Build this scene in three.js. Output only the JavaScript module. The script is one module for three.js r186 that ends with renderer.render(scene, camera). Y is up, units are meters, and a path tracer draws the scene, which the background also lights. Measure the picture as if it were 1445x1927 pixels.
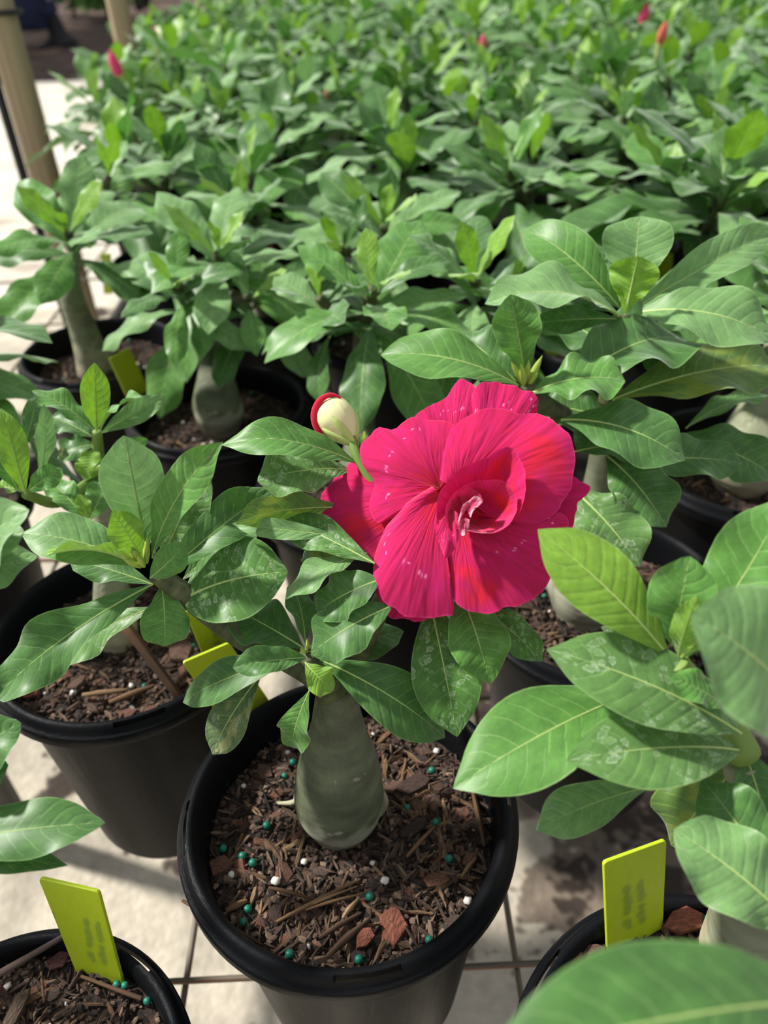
import * as THREE from 'three';
import { mergeGeometries, mergeVertices } from 'three/addons/utils/BufferGeometryUtils.js';
import { ImprovedNoise } from 'three/addons/math/ImprovedNoise.js';
import { Brush, Evaluator, SUBTRACTION } from 'three-bvh-csg';

// ------------------------------------------------------------------ camera, sky, sun, exposure
const scene = new THREE.Scene();
const D = 0.165;                    // outer diameter of a pot rim
const BENCH = 0.36;                 // height of the wire bench above the ground
const POT_H = 0.178;
const RIM = BENCH + POT_H;          // height of all pot rims
const F = 1447, IW = 1445, IH = 1927;
const PITCH = THREE.MathUtils.degToRad(37.3), ROLL = THREE.MathUtils.degToRad(-2.24);
const camera = new THREE.PerspectiveCamera(2 * Math.atan(IH / 2 / F) * 180 / Math.PI, IW / IH, 0.02, 200);
camera.rotation.order = 'YXZ';
camera.position.set(0, RIM + 2.036 * D, 0);
camera.rotation.set(-PITCH, 0, ROLL);
camera.focus = 0.33;
camera.userData.fStop = 8;
camera.updateMatrixWorld(true);

const renderer = new THREE.WebGLRenderer();
renderer.toneMapping = THREE.LinearToneMapping;
renderer.toneMappingExposure = 0.94;
renderer.shadowMap.enabled = true;

{ // bright thin overcast, a little bluer overhead
  const w = 64, h = 32, d = new Float32Array(w * h * 4);
  for (let j = 0; j < h; j++) for (let i = 0; i < w; i++) {
    const e = Math.max(0, ((j + 0.5) / h - 0.5) * 2), k = (j * w + i) * 4;
    const l = 0.5 + 0.24 * e;
    d[k] = 0.97 * l; d[k + 1] = l; d[k + 2] = 1.05 * l; d[k + 3] = 1;
  }
  const t = new THREE.DataTexture(d, w, h, THREE.RGBAFormat, THREE.FloatType);
  t.mapping = THREE.EquirectangularReflectionMapping; t.magFilter = THREE.LinearFilter; t.minFilter = THREE.LinearFilter;
  t.needsUpdate = true;
  scene.background = t; scene.environment = t;
}
const sun = new THREE.DirectionalLight(new THREE.Color(1, 0.96, 0.9), 6.8);
sun.position.set(-4.2, 5.0, -2.4); sun.target.position.set(0, 0.5, -1);
sun.castShadow = true; sun.shadow.radius = 7; sun.shadow.mapSize.set(4096, 4096);
Object.assign(sun.shadow.camera, { left: -4, right: 4, top: 4, bottom: -4, near: 0.1, far: 20 });
scene.add(sun, sun.target);

// ------------------------------------------------------------------ helpers
const V = (x, y, z) => new THREE.Vector3(x, y, z);
function mulberry(a) { return () => { a |= 0; a = a + 0x6D2B79F5 | 0; let t = Math.imul(a ^ a >>> 15, 1 | a); t = t + Math.imul(t ^ t >>> 7, 61 | t) ^ t; return ((t ^ t >>> 14) >>> 0) / 4294967296; }; }
const perlin = new ImprovedNoise();
const noise = (x, y = 0, z = 0) => perlin.noise(x + 31.7, y + 17.3, z + 5.1);
const fbm = (x, y, z = 0, o = 4) => { let s = 0, a = 0.5; for (let i = 0; i < o; i++) { s += a * noise(x, y, z + i * 7.7); x *= 2.03; y *= 2.03; a *= 0.5; } return s; };
const clamp = (x, a = 0, b = 1) => Math.min(b, Math.max(a, x));
const smooth = (a, b, x) => { const t = clamp((x - a) / (b - a)); return t * t * (3 - 2 * t); };
const mix3 = (a, b, t) => [a[0] + (b[0] - a[0]) * t, a[1] + (b[1] - a[1]) * t, a[2] + (b[2] - a[2]) * t];

// The photograph was measured on known planes: a direction from the camera position, met with a height above the rims (metres), a depth or a plane.
const EYE = camera.position.clone();
function dirOf(px, py) { return V((px - IW / 2) / F, -(py - IH / 2) / F, -1).applyQuaternion(camera.quaternion); }
function at(px, py, h) { const d = dirOf(px, py); return EYE.clone().addScaledVector(d, (RIM + h - EYE.y) / d.y); }
function atZ(px, py, z) { const d = dirOf(px, py); return EYE.clone().addScaledVector(d, z / d.z); }
function onPlane(px, py, c, n) { const d = dirOf(px, py); return EYE.clone().addScaledVector(d, c.clone().sub(EYE).dot(n) / d.dot(n)); }
const depthOf = (p) => -p.clone().applyMatrix4(camera.matrixWorldInverse).z;

const counts = {};
function numbered(name) { counts[name] = (counts[name] ?? -1) + 1; return counts[name] ? name + '_' + String(counts[name]).padStart(3, '0') : name; }
function shadows(o) { o.traverse((m) => { if (m.isMesh) { m.castShadow = true; m.receiveShadow = true; } }); return o; }
function mesh(name, g, m, parent) { const o = new THREE.Mesh(g, m); o.name = name; o.castShadow = o.receiveShadow = true; if (parent) parent.add(o); return o; }
function thing(name, label, category, pos, group) {
  const o = new THREE.Group(); o.name = numbered(name); if (pos) o.position.copy(pos);
  o.userData = { label, category }; if (group) o.userData.group = group;
  scene.add(o); return o;
}
function struct(o) { o.userData.kind = 'structure'; scene.add(o); return o; }

function tex(w, h, fn, srgb = true, repeat) {
  const d = new Uint8Array(w * h * 4);
  for (let j = 0; j < h; j++) for (let i = 0; i < w; i++) {
    const c = fn((i + 0.5) / w, (j + 0.5) / h), k = (j * w + i) * 4;
    if (typeof c === 'number') { d[k] = d[k + 1] = d[k + 2] = clamp(c) * 255; } else { d[k] = clamp(c[0], 0, 255); d[k + 1] = clamp(c[1], 0, 255); d[k + 2] = clamp(c[2], 0, 255); }
    d[k + 3] = 255;
  }
  const t = new THREE.DataTexture(d, w, h); t.magFilter = THREE.LinearFilter; t.minFilter = THREE.LinearFilter;
  if (srgb) t.colorSpace = THREE.SRGBColorSpace;
  t.wrapS = t.wrapT = THREE.RepeatWrapping; if (repeat) t.repeat.set(...repeat);
  t.needsUpdate = true; return t;
}
// a tube with its own radius at every point
function sweep(pts, radii, seg = 12, { steps = 6, lump = 0, seed = 0, lumpScale = 60, caps = true } = {}) {
  const curve = new THREE.CatmullRomCurve3(pts, false, 'centripetal');
  const n = (pts.length - 1) * steps, pos = [], uv = [], idx = [];
  let nrm = null, prevT = null, run = 0, prevP = null;
  for (let i = 0; i <= n; i++) {
    const t = i / n, p = curve.getPoint(t), tg = curve.getTangent(t);
    if (!nrm) { nrm = Math.abs(tg.y) > 0.9 ? V(1, 0, 0) : V(0, 1, 0); nrm.addScaledVector(tg, -nrm.dot(tg)).normalize(); }
    else { nrm.applyQuaternion(new THREE.Quaternion().setFromUnitVectors(prevT, tg)); nrm.addScaledVector(tg, -nrm.dot(tg)).normalize(); }
    prevT = tg; if (prevP) run += p.distanceTo(prevP); prevP = p;
    const b = tg.clone().cross(nrm);
    const f = t * (pts.length - 1), k = Math.min(pts.length - 2, Math.floor(f)), q = f - k;
    const r0 = radii[Math.max(0, k - 1)], r1 = radii[k], r2 = radii[k + 1], r3 = radii[Math.min(radii.length - 1, k + 2)];
    const r = Math.max(0.00005, 0.5 * (2 * r1 + (r2 - r0) * q + (2 * r0 - 5 * r1 + 4 * r2 - r3) * q * q + (3 * r1 - r0 - 3 * r2 + r3) * q * q * q));
    for (let j = 0; j <= seg; j++) {
      const a = (j % seg) / seg * Math.PI * 2;
      const o = nrm.clone().multiplyScalar(Math.cos(a)).addScaledVector(b, Math.sin(a));
      const rr = r * (1 + lump * fbm((p.x + o.x * r) * lumpScale + seed, (p.y + o.y * r) * lumpScale, (p.z + o.z * r) * lumpScale, 3));
      pos.push(p.x + o.x * rr, p.y + o.y * rr, p.z + o.z * rr); uv.push(j / seg * r * 6.28, run);
    }
  }
  for (let i = 0; i < n; i++) for (let j = 0; j < seg; j++) { const a = i * (seg + 1) + j, b = a + seg + 1; idx.push(a, a + 1, b, b, a + 1, b + 1); }
  if (caps) for (const i of [0, n]) {
    const p = curve.getPoint(i / n), c = pos.length / 3; pos.push(p.x, p.y, p.z); uv.push(0, 0);
    for (let j = 0; j < seg; j++) { const a = i * (seg + 1) + j; if (i) idx.push(a, a + 1, c); else idx.push(a + 1, a, c); }
  }
  const g = new THREE.BufferGeometry();
  g.setAttribute('position', new THREE.Float32BufferAttribute(pos, 3)); g.setAttribute('uv', new THREE.Float32BufferAttribute(uv, 2)); g.setIndex(idx); g.computeVertexNormals();
  return g;
}
function local(g, origin) { return g.translate(-origin.x, -origin.y, -origin.z); }

// ------------------------------------------------------------------ materials
// blade colours: print of veins and margin, mottling, dried water marks on some
function leafTexture(base, vein, rib, seed, { spots = 0, blotch = null, veinGain = 1, w = 192, h = 400 } = {}) {
  const rnd = mulberry(seed * 977 + 5), marks = [];
  for (let i = 0; i < spots; i++) marks.push([rnd(), rnd(), 0.012 + 0.03 * rnd() * rnd(), 0.45 + rnd() * 0.45, rnd() * 6]);
  const N = 11;
  return tex(w, h, (u, v) => {
    const t = 2 * u - 1, a = Math.abs(t);
    let c = base.slice();
    const m = fbm(u * 5 + seed, v * 9, seed, 4) * 34 + fbm(u * 30, v * 60, seed, 2) * 12;
    c = [c[0] + m * 0.8, c[1] + m, c[2] + m * 0.6];
    if (blotch) { const b = smooth(0.02, 0.16, fbm(u * 3 + seed * 3, v * 3.5, 2, 3)); c = mix3(c, blotch, b * 0.85); }
    const q = (v - 0.15 * Math.pow(a, 1.25) + 0.012 * noise(u * 6, v * 6, seed)) * N + (t > 0 ? 0.45 : 0) + 0.25 * noise(Math.round(v * N) * 3.1, t > 0 ? 9 : 2, seed);
    const dv = Math.abs(q - Math.round(q)) / N;
    c = mix3(c, vein, veinGain * 0.68 * (1 - smooth(0.0012, 0.0048, dv)) * (1 - smooth(0.72, 0.97, a)) * smooth(0.06, 0.15, v));
    const net = Math.abs(noise(u * 22 + 3 * noise(u * 5, v * 9), v * 44, seed));
    c = mix3(c, vein, veinGain * 0.07 * (1 - smooth(0.02, 0.09, net)));
    for (const [x, y, r, k, p] of marks) {
      const dx = (u - x) * 0.5, dy = (v - y), an = Math.atan2(dy, dx), dd = Math.hypot(dx, dy) / (r * (1 + 0.3 * Math.sin(an * 2 + p) + 0.15 * Math.sin(an * 5 + p * 3)));
      if (dd < 1) c = mix3(c, [188, 206, 184], k * (0.42 + 0.6 * smooth(0.6, 0.95, dd)) * (0.85 + 0.6 * noise(u * 40, v * 80)));
    }
    const mw = 0.04 * (1 - v * 0.85);
    c = mix3(c, rib, 1 - smooth(mw * 0.6, mw, a));
    c = mix3(c, vein, 0.7 * smooth(0.95, 0.985, a));
    return c;
  });
}
const leafBump = tex(128, 256, (u, v) => {
  const t = 2 * u - 1, a = Math.abs(t), N = 11;
  const q = (v - 0.15 * Math.pow(a, 1.25)) * N + (t > 0 ? 0.45 : 0), dv = Math.abs(q - Math.round(q));
  return 0.35 + 0.4 * smooth(0, 0.3, dv) * (1 - 0.3 * a) + 0.25 * fbm(u * 12, v * 24, 3, 3);
}, false);
function leafMaterial(map, { coat = 0.7, trans = 0.32, rough = 0.4, color = 0xffffff } = {}) {
  return new THREE.MeshPhysicalMaterial({ map, color, bumpMap: leafBump, bumpScale: 0.0005, roughness: 1, transmission: trans, thickness: 0, clearcoat: coat, clearcoatRoughness: rough, side: THREE.DoubleSide });
}
const PV = [150, 182, 110], PR = [178, 196, 128];
const L = {
  mature: leafMaterial(leafTexture([66, 118, 40], [128, 168, 98], PR, 1)),
  mid: leafMaterial(leafTexture([86, 144, 48], [146, 186, 110], PR, 2)),
  young: leafMaterial(leafTexture([124, 174, 34], [158, 196, 92], [186, 206, 112], 3), { trans: 0.38 }),
  pale: leafMaterial(leafTexture([114, 160, 90], [158, 188, 134], PR, 5), { coat: 0.5 }),
  spot: leafMaterial(leafTexture([74, 126, 40], [132, 168, 96], PR, 6, { spots: 95 }), { coat: 0.5 }),
  spot2: leafMaterial(leafTexture([92, 138, 62], [142, 176, 108], PR, 7, { spots: 60 }), { coat: 0.5 }),
  yellow: leafMaterial(leafTexture([88, 128, 40], [150, 172, 80], PR, 9, { blotch: [128, 150, 38] }), { trans: 0.36 }),
  old: leafMaterial(leafTexture([92, 120, 70], [150, 170, 112], PR, 10, { blotch: [156, 158, 98], spots: 30 }), { coat: 0.3 }),
};
const ribMat = new THREE.MeshPhysicalMaterial({ color: new THREE.Color().setRGB(176 / 255, 198 / 255, 118 / 255, THREE.SRGBColorSpace), roughness: 0.5 });

const stemTex = tex(128, 256, (u, v) => { const n = fbm(u * 6, v * 20, 4, 4); return [74 + n * 56, 80 + n * 56, 46 + n * 42]; });
stemTex.repeat.set(18, 12);
const stemMat = new THREE.MeshStandardMaterial({ map: stemTex, roughness: 0.65 });
const shootMat = new THREE.MeshStandardMaterial({ color: new THREE.Color().setRGB(112 / 255, 140 / 255, 62 / 255, THREE.SRGBColorSpace), roughness: 0.6 });
function caudexTexture(base, pale, seed) {
  return tex(256, 256, (u, v) => {
    const n = fbm(u * 5 + seed, v * 10, 1, 4), ring = noise(u * 2, v * 46, seed) * 7 + noise(u * 70, v * 8, seed) * 5;
    let c = [base[0] + n * 42 + ring, base[1] + n * 44 + ring, base[2] + n * 36 + ring];
    const band = smooth(0.34, 0.25, v + 0.09 * noise(u * 6, v * 7, seed) + 0.05 * noise(u * 18, v * 18, seed));   // corky old skin at the foot
    c = mix3(c, [pale[0] + n * 70, pale[1] + n * 70, pale[2] + n * 60], band * 0.85);
    const sc = smooth(0.38, 0.46, fbm(u * 14, v * 14, seed + 9, 3) + 0.12 * (1 - v));
    return mix3(c, [188, 184, 160], sc * 0.6);
  });
}
const caudexMats = [new THREE.MeshStandardMaterial({ map: caudexTexture([96, 102, 78], [158, 158, 138], 1), roughness: 0.7, bumpScale: 0.0006 }), new THREE.MeshStandardMaterial({ map: caudexTexture([132, 136, 110], [176, 170, 142], 6), roughness: 0.75 })];
const caudexBump = tex(128, 128, (u, v) => 0.5 + 0.5 * fbm(u * 8, v * 26, 3, 4), false);
for (const m of caudexMats) { m.bumpMap = caudexBump; m.bumpScale = 0.0008; }

const plasticBump = tex(256, 256, (u, v) => 0.5 + 0.5 * fbm(u * 30, v * 30, 1, 4), false, [4, 4]);
const plasticRough = tex(256, 256, (u, v) => 0.6 + 0.28 * fbm(u * 9, v * 14, 6, 4), false);
const potMat = new THREE.MeshPhysicalMaterial({ color: new THREE.Color().setRGB(0.006, 0.0066, 0.008), roughness: 0.7, roughnessMap: plasticRough, bumpMap: plasticBump, bumpScale: 0.0003, specularIntensity: 0.2 });

const soilTex = tex(512, 512, (u, v) => {
  const n = fbm(u * 22, v * 22, 1, 5), f = noise(u * 150, v * 150, 4), k = smooth(-0.2, 0.3, n + 0.4 * f);
  return mix3([24, 16, 12], [80, 57, 44], k * 0.8 + 0.2 * smooth(0.15, 0.4, noise(u * 60, v * 60, 9)));
});
const soilBump = tex(512, 512, (u, v) => 0.5 + 0.6 * fbm(u * 28, v * 28, 1, 5), false);
const soilMat = new THREE.MeshStandardMaterial({ map: soilTex, bumpMap: soilBump, bumpScale: 0.004, roughness: 0.95 });
const barkTex = tex(128, 128, (u, v) => { const n = fbm(u * 5, v * 16, 2, 4); return [178 + n * 130, 176 + n * 130, 174 + n * 130]; });
const barkBump = tex(128, 128, (u, v) => 0.5 + 0.6 * fbm(u * 6, v * 20, 2, 4), false);
const bark = (r, g, b) => new THREE.MeshStandardMaterial({ map: barkTex, bumpMap: barkBump, bumpScale: 0.0006, color: new THREE.Color().setRGB(r / 255, g / 255, b / 255, THREE.SRGBColorSpace), roughness: 0.85 });
const barkMats = [bark(112, 82, 66), bark(84, 60, 50), bark(134, 92, 74), bark(98, 78, 68), bark(64, 48, 42), bark(146, 98, 76)];
const splinterMats = [bark(156, 120, 86), bark(124, 92, 66), bark(178, 144, 106), bark(98, 72, 54)];
const redBark = bark(168, 100, 78), litterMat = new THREE.MeshStandardMaterial({ vertexColors: true, roughness: 0.9 });
const beadMat = new THREE.MeshPhysicalMaterial({ color: new THREE.Color().setRGB(0.008, 0.16, 0.105), roughness: 0.45 });
const perliteMat = new THREE.MeshStandardMaterial({ color: 0xd9d4cc, roughness: 0.9 });
const tagMat = new THREE.MeshPhysicalMaterial({ color: new THREE.Color().setRGB(178 / 255, 198 / 255, 34 / 255, THREE.SRGBColorSpace), roughness: 0.42, transmission: 0 });
const tagDull = new THREE.MeshPhysicalMaterial({ color: new THREE.Color().setRGB(150 / 255, 176 / 255, 44 / 255, THREE.SRGBColorSpace), roughness: 0.45 });
const wireMat = new THREE.MeshStandardMaterial({ map: tex(64, 256, (u, v) => { const n = fbm(u * 6, v * 40, 2, 3); return mix3([112, 104, 92], [128, 84, 58], smooth(0.0, 0.35, n)); }), roughness: 0.6, metalness: 0.35 });

function petalTexture(seed, flecks) {
  const rnd = mulberry(seed), fl = [];
  for (let i = 0; i < flecks; i++) { const a = 0.25 + 0.5 * rnd(), b = 0.5 + 0.48 * rnd(), k = 2 + Math.floor(rnd() * 4); for (let j = 0; j < k; j++) fl.push([a + (rnd() - 0.5) * 0.1, b + (rnd() - 0.5) * 0.07, 0.004 + 0.006 * rnd(), 0.01 + 0.025 * rnd()]); }
  return tex(256, 256, (u, v) => {
    const st = noise(u * 26 + seed, v * 2.2, 1) + 0.5 * noise(u * 70, v * 4, seed), m = fbm(u * 3 + seed, v * 3, 2, 3);
    let c = [202 + st * 12, 3 + st * 4 + m * 6, 92 + st * 16 + m * 28];
    c = mix3(c, [224, 8, 34], smooth(0.14, 0.4, fbm(u * 2.2 + seed * 1.7, v * 1.8, 5, 3)) * 0.8);
    c = mix3(c, [222, 10, 40], 0.7 * smooth(0.3, 0.1, v + 0.25 * st));
    c = mix3(c, [176, 4, 78], 0.4 * smooth(0.15, 0.45, noise(u * 40, v * 3, seed + 3)));
    c = mix3(c, [226, 72, 136], 0.5 * smooth(0.978, 0.995, v));
    for (const [x, y, a, b] of fl) { const q = ((u - x) / a) ** 2 + ((v - y) / b) ** 2; if (q < 1) c = mix3(c, [246, 178, 200], 0.8 * (1 - q * 0.6)); }
    return c;
  });
}
const petalBump = tex(256, 256, (u, v) => 0.5 + 0.25 * noise(u * 26, v * 2, 1) + 0.25 * noise(u * 62, v * 5, 2), false);
const petalMats = [1, 2, 3].map((s) => new THREE.MeshPhysicalMaterial({ map: petalTexture(s, s === 1 ? 0 : s * 2), bumpMap: petalBump, bumpScale: 0.0008, roughness: 1, transmission: 0.2, thickness: 0, side: THREE.DoubleSide }));
const innerMat = new THREE.MeshPhysicalMaterial({ map: tex(128, 128, (u, v) => { const s = noise(u * 24, v * 3, 2); return mix3([226 + s * 14, 70 + s * 40, 120 + s * 40], [248, 176, 200], smooth(0.55, 0.95, v + 0.2 * s)); }), bumpMap: petalBump, bumpScale: 0.0008, roughness: 1, transmission: 0.2, thickness: 0, side: THREE.DoubleSide });
const creamMat = new THREE.MeshPhysicalMaterial({ map: tex(128, 128, (u, v) => { const s = noise(u * 16, v * 3, 2), m = smooth(0.1, 0.4, fbm(u * 3, v * 3, 4)); return mix3([216 + s * 14, 214 + s * 12, 160 + s * 14], [222, 196, 168], m); }), roughness: 0.7 });
const sepalMat = new THREE.MeshStandardMaterial({ color: new THREE.Color().setRGB(176 / 255, 194 / 255, 112 / 255, THREE.SRGBColorSpace), roughness: 0.7 });
const budMat = new THREE.MeshStandardMaterial({ color: new THREE.Color().setRGB(168 / 255, 190 / 255, 84 / 255, THREE.SRGBColorSpace), roughness: 0.7 });
const pinkBudMat = new THREE.MeshStandardMaterial({ color: new THREE.Color().setRGB(236 / 255, 66 / 255, 122 / 255, THREE.SRGBColorSpace), roughness: 0.6 });
const rustBudMat = new THREE.MeshStandardMaterial({ color: new THREE.Color().setRGB(206 / 255, 100 / 255, 78 / 255, THREE.SRGBColorSpace), roughness: 0.6 });

// ------------------------------------------------------------------ the setting: ground
{
  const conc = tex(1024, 1024, (u, v) => {
    const a = fbm(u * 9, v * 9, 1, 5), b = fbm(u * 40, v * 40, 3, 4), n = noise(u * 190, v * 190, 2);
    let c = [206 + a * 34 + b * 30 + n * 14, 200 + a * 32 + b * 30 + n * 14, 186 + a * 30 + b * 28 + n * 14];
    return mix3(c, [128, 106, 86], 0.55 * smooth(0.16, 0.42, fbm(u * 14 + 4, v * 14, 8, 4)));
  }, true, [4, 4]);
  const cb = tex(512, 512, (u, v) => 0.5 + 0.6 * fbm(u * 40, v * 40, 3, 5), false, [8, 8]);
  const g = new THREE.BoxGeometry(26, 0.12, 13.2);
  const o = mesh('concrete_ground', g, new THREE.MeshStandardMaterial({ map: conc, bumpMap: cb, bumpScale: 0.002, roughness: 0.9 })); o.position.set(4, -0.06, -0.2); struct(o);
  // slab below the near bench: potting soil stains, plus bench shade painted in rightwards
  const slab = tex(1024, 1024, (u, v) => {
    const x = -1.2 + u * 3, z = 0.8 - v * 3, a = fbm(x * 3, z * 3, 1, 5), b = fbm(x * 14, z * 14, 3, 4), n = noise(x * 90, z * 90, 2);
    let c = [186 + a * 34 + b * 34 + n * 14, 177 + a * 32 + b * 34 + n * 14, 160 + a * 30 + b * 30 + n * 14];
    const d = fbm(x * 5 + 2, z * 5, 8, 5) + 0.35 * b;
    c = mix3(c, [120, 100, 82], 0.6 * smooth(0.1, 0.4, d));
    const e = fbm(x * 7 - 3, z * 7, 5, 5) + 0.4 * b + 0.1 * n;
    c = mix3(c, [104 + b * 70 + n * 16, 92 + b * 62 + n * 14, 80 + b * 54 + n * 12], 0.9 * smooth(0, 0.07, e + 0.5 * smooth(-0.1, 0.3, x) - 0.32));  // patches denser to the right, standing in for shade under the bench
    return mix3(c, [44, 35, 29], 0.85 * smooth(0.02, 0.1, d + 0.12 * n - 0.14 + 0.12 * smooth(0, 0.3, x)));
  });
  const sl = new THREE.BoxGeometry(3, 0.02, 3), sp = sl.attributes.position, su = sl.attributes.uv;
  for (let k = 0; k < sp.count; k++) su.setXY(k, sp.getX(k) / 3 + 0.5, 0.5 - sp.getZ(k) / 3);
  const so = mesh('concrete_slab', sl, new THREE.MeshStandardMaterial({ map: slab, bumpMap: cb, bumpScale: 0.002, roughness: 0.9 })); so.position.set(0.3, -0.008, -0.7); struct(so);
  const mul = tex(512, 512, (u, v) => { const a = fbm(u * 12, v * 12, 5, 5), n = noise(u * 90, v * 90); return mix3([52, 40, 34], [116, 88, 74], smooth(-0.25, 0.4, a + 0.5 * n)); }, true, [10, 8]);
  const mg = new THREE.PlaneGeometry(40, 22, 160, 90).rotateX(-Math.PI / 2), p = mg.attributes.position;
  for (let i = 0; i < p.count; i++) p.setY(i, 0.05 + 0.09 * fbm(p.getX(i) * 1.1, p.getZ(i) * 1.1, 3, 5));
  mg.computeVertexNormals();
  const q = mesh('mulch_ground', mg, new THREE.MeshStandardMaterial({ map: mul, bumpMap: soilBump, bumpScale: 0.03, roughness: 1 })); q.position.set(2, -0.05, -17.6); struct(q);
}

// ------------------------------------------------------------------ wire bench
const A0 = at(346, 1843, -POT_H), A1 = at(973, 1812, -POT_H);
const rowDir = A1.clone().sub(A0).setY(0), CELL = rowDir.length(); rowDir.normalize();
const colDir = V(rowDir.z, 0, -rowDir.x);           // runs away from the camera
{
  const b = thing('wire_bench', 'rusty welded wire mesh bench top carrying all the black pots', 'bench', V(A0.x, 0, A0.z));
  const cyl = new THREE.CylinderGeometry(0.0021, 0.0021, 1, 8, 1).rotateZ(Math.PI / 2);
  const put = (c, dir, len, y) => { const w = mesh('wire', cyl, wireMat, b); w.position.set(c.x, BENCH + y - 0.0022, c.z); w.rotation.y = Math.atan2(-dir.z, dir.x); w.scale.set(len, 1, 1); };
  const x0 = -3, x1 = 17, z0 = -3, z1 = 23;
  for (let k = z0; k <= z1; k++) put(colDir.clone().multiplyScalar(k * CELL).addScaledVector(rowDir, (x0 + x1) / 2 * CELL), rowDir, (x1 - x0) * CELL, 0);
  for (let k = x0; k <= x1; k++) put(rowDir.clone().multiplyScalar(k * CELL).addScaledVector(colDir, (z0 + z1) / 2 * CELL), colDir, (z1 - z0) * CELL, -0.0042);
  const rail = new THREE.MeshStandardMaterial({ color: 0x4a4a48, roughness: 0.5, metalness: 0.6 });
  const pipe = (c, dir, len, y) => { const w = mesh('rail', new THREE.CylinderGeometry(0.014, 0.014, len, 12).rotateZ(Math.PI / 2), rail, b); w.position.set(c.x, y, c.z); w.rotation.y = Math.atan2(-dir.z, dir.x); };
  for (const k of [x0 + 1.5, 5.5, 11.5, x1 - 0.5]) pipe(rowDir.clone().multiplyScalar(k * CELL).addScaledVector(colDir, 10 * CELL), colDir, 26 * CELL, BENCH - 0.0225);
  for (const k of [x0 + 1.5, 5.5, 11.5, x1 - 0.5]) for (const j of [1.5, 8.5, 15.5, 22.5]) {
    const c = rowDir.clone().multiplyScalar(k * CELL).addScaledVector(colDir, j * CELL);
    const l = mesh('leg', new THREE.CylinderGeometry(0.014, 0.014, BENCH - 0.03, 12), rail, b); l.position.set(c.x, (BENCH - 0.03) / 2, c.z);
  }
}

// ------------------------------------------------------------------ pots
function potProfile() {
  const h = POT_H;
  return [[0.0, 0.002], [0.054, 0.002], [0.0575, 0.004], [0.059, 0.008], [0.0715, h - 0.03], [0.0728, h - 0.012], [0.0735, h - 0.0105],
    [0.0795, h - 0.0095], [0.0806, h - 0.0135], [0.0825, h - 0.0135], [0.0825, h - 0.0075], [0.0815, h - 0.0062], [0.0800, h - 0.0058], [0.0793, h - 0.0032], [0.0782, h - 0.0010], [0.0765, h], [0.0746, h - 0.0008], [0.0728, h - 0.004], [0.0716, h - 0.010],
    [0.0700, h - 0.03], [0.0570, 0.008], [0.0, 0.008]].map(([x, y]) => new THREE.Vector2(x, y));
}
function potGeometry(seg, slots) {
  let g = new THREE.LatheGeometry(potProfile(), seg);
  if (slots) {
    const ev = new Evaluator(); let brush = new Brush(mergeVertices(g.toNonIndexed ? g : g)); brush.updateMatrixWorld();
    for (let k = 0; k < 4; k++) {
      const a0 = k * Math.PI / 2 - 0.18, s = new THREE.Shape(), n = 14;
      const ri = 0.0770, ro = 0.0789;
      for (let i = 0; i <= n; i++) { const a = a0 + 0.36 * i / n; s[i ? 'lineTo' : 'moveTo'](ro * Math.cos(a), ro * Math.sin(a)); }
      for (let i = n; i >= 0; i--) { const a = a0 + 0.36 * i / n; s.lineTo(ri * Math.cos(a), ri * Math.sin(a)); }
      const cut = new Brush(new THREE.ExtrudeGeometry(s, { depth: 0.03, bevelEnabled: false }).rotateX(-Math.PI / 2).translate(0, POT_H - 0.02, 0)); cut.updateMatrixWorld();
      const r = ev.evaluate(brush, cut, SUBTRACTION); r.updateMatrixWorld(); brush = r;
    }
    g = brush.geometry; g.clearGroups();
    const keep = new THREE.BufferGeometry(); for (const k of ['position', 'normal', 'uv']) keep.setAttribute(k, g.attributes[k]); if (g.index) keep.setIndex(g.index); g = keep;
  }
  return g;
}
const potNear = potGeometry(96, true), potFar = potGeometry(28, false);
const SOIL = -0.026;        // soil below the rim
const soilHeight = (x, z, s) => SOIL + 0.0055 * fbm(x * 26 + s * 3.3, z * 26, s, 4) * 1.6;
function soilGeometry(rings, seg, seed) {
  const pos = [], uv = [], idx = [], R = 0.0712;
  for (let i = 0; i <= rings; i++) for (let j = 0; j <= seg; j++) {
    const r = R * i / rings, a = j / seg * Math.PI * 2, x = r * Math.cos(a), z = r * Math.sin(a);
    pos.push(x, POT_H + soilHeight(x, z, seed), z); uv.push(x * 6 + seed * 0.37, z * 6);
  }
  for (let i = 0; i < rings; i++) for (let j = 0; j < seg; j++) { const a = i * (seg + 1) + j, b = a + seg + 1; idx.push(a, a + 1, b, b, a + 1, b + 1); }
  const g = new THREE.BufferGeometry(); g.setAttribute('position', new THREE.Float32BufferAttribute(pos, 3)); g.setAttribute('uv', new THREE.Float32BufferAttribute(uv, 2)); g.setIndex(idx); g.computeVertexNormals(); return g;
}
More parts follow.
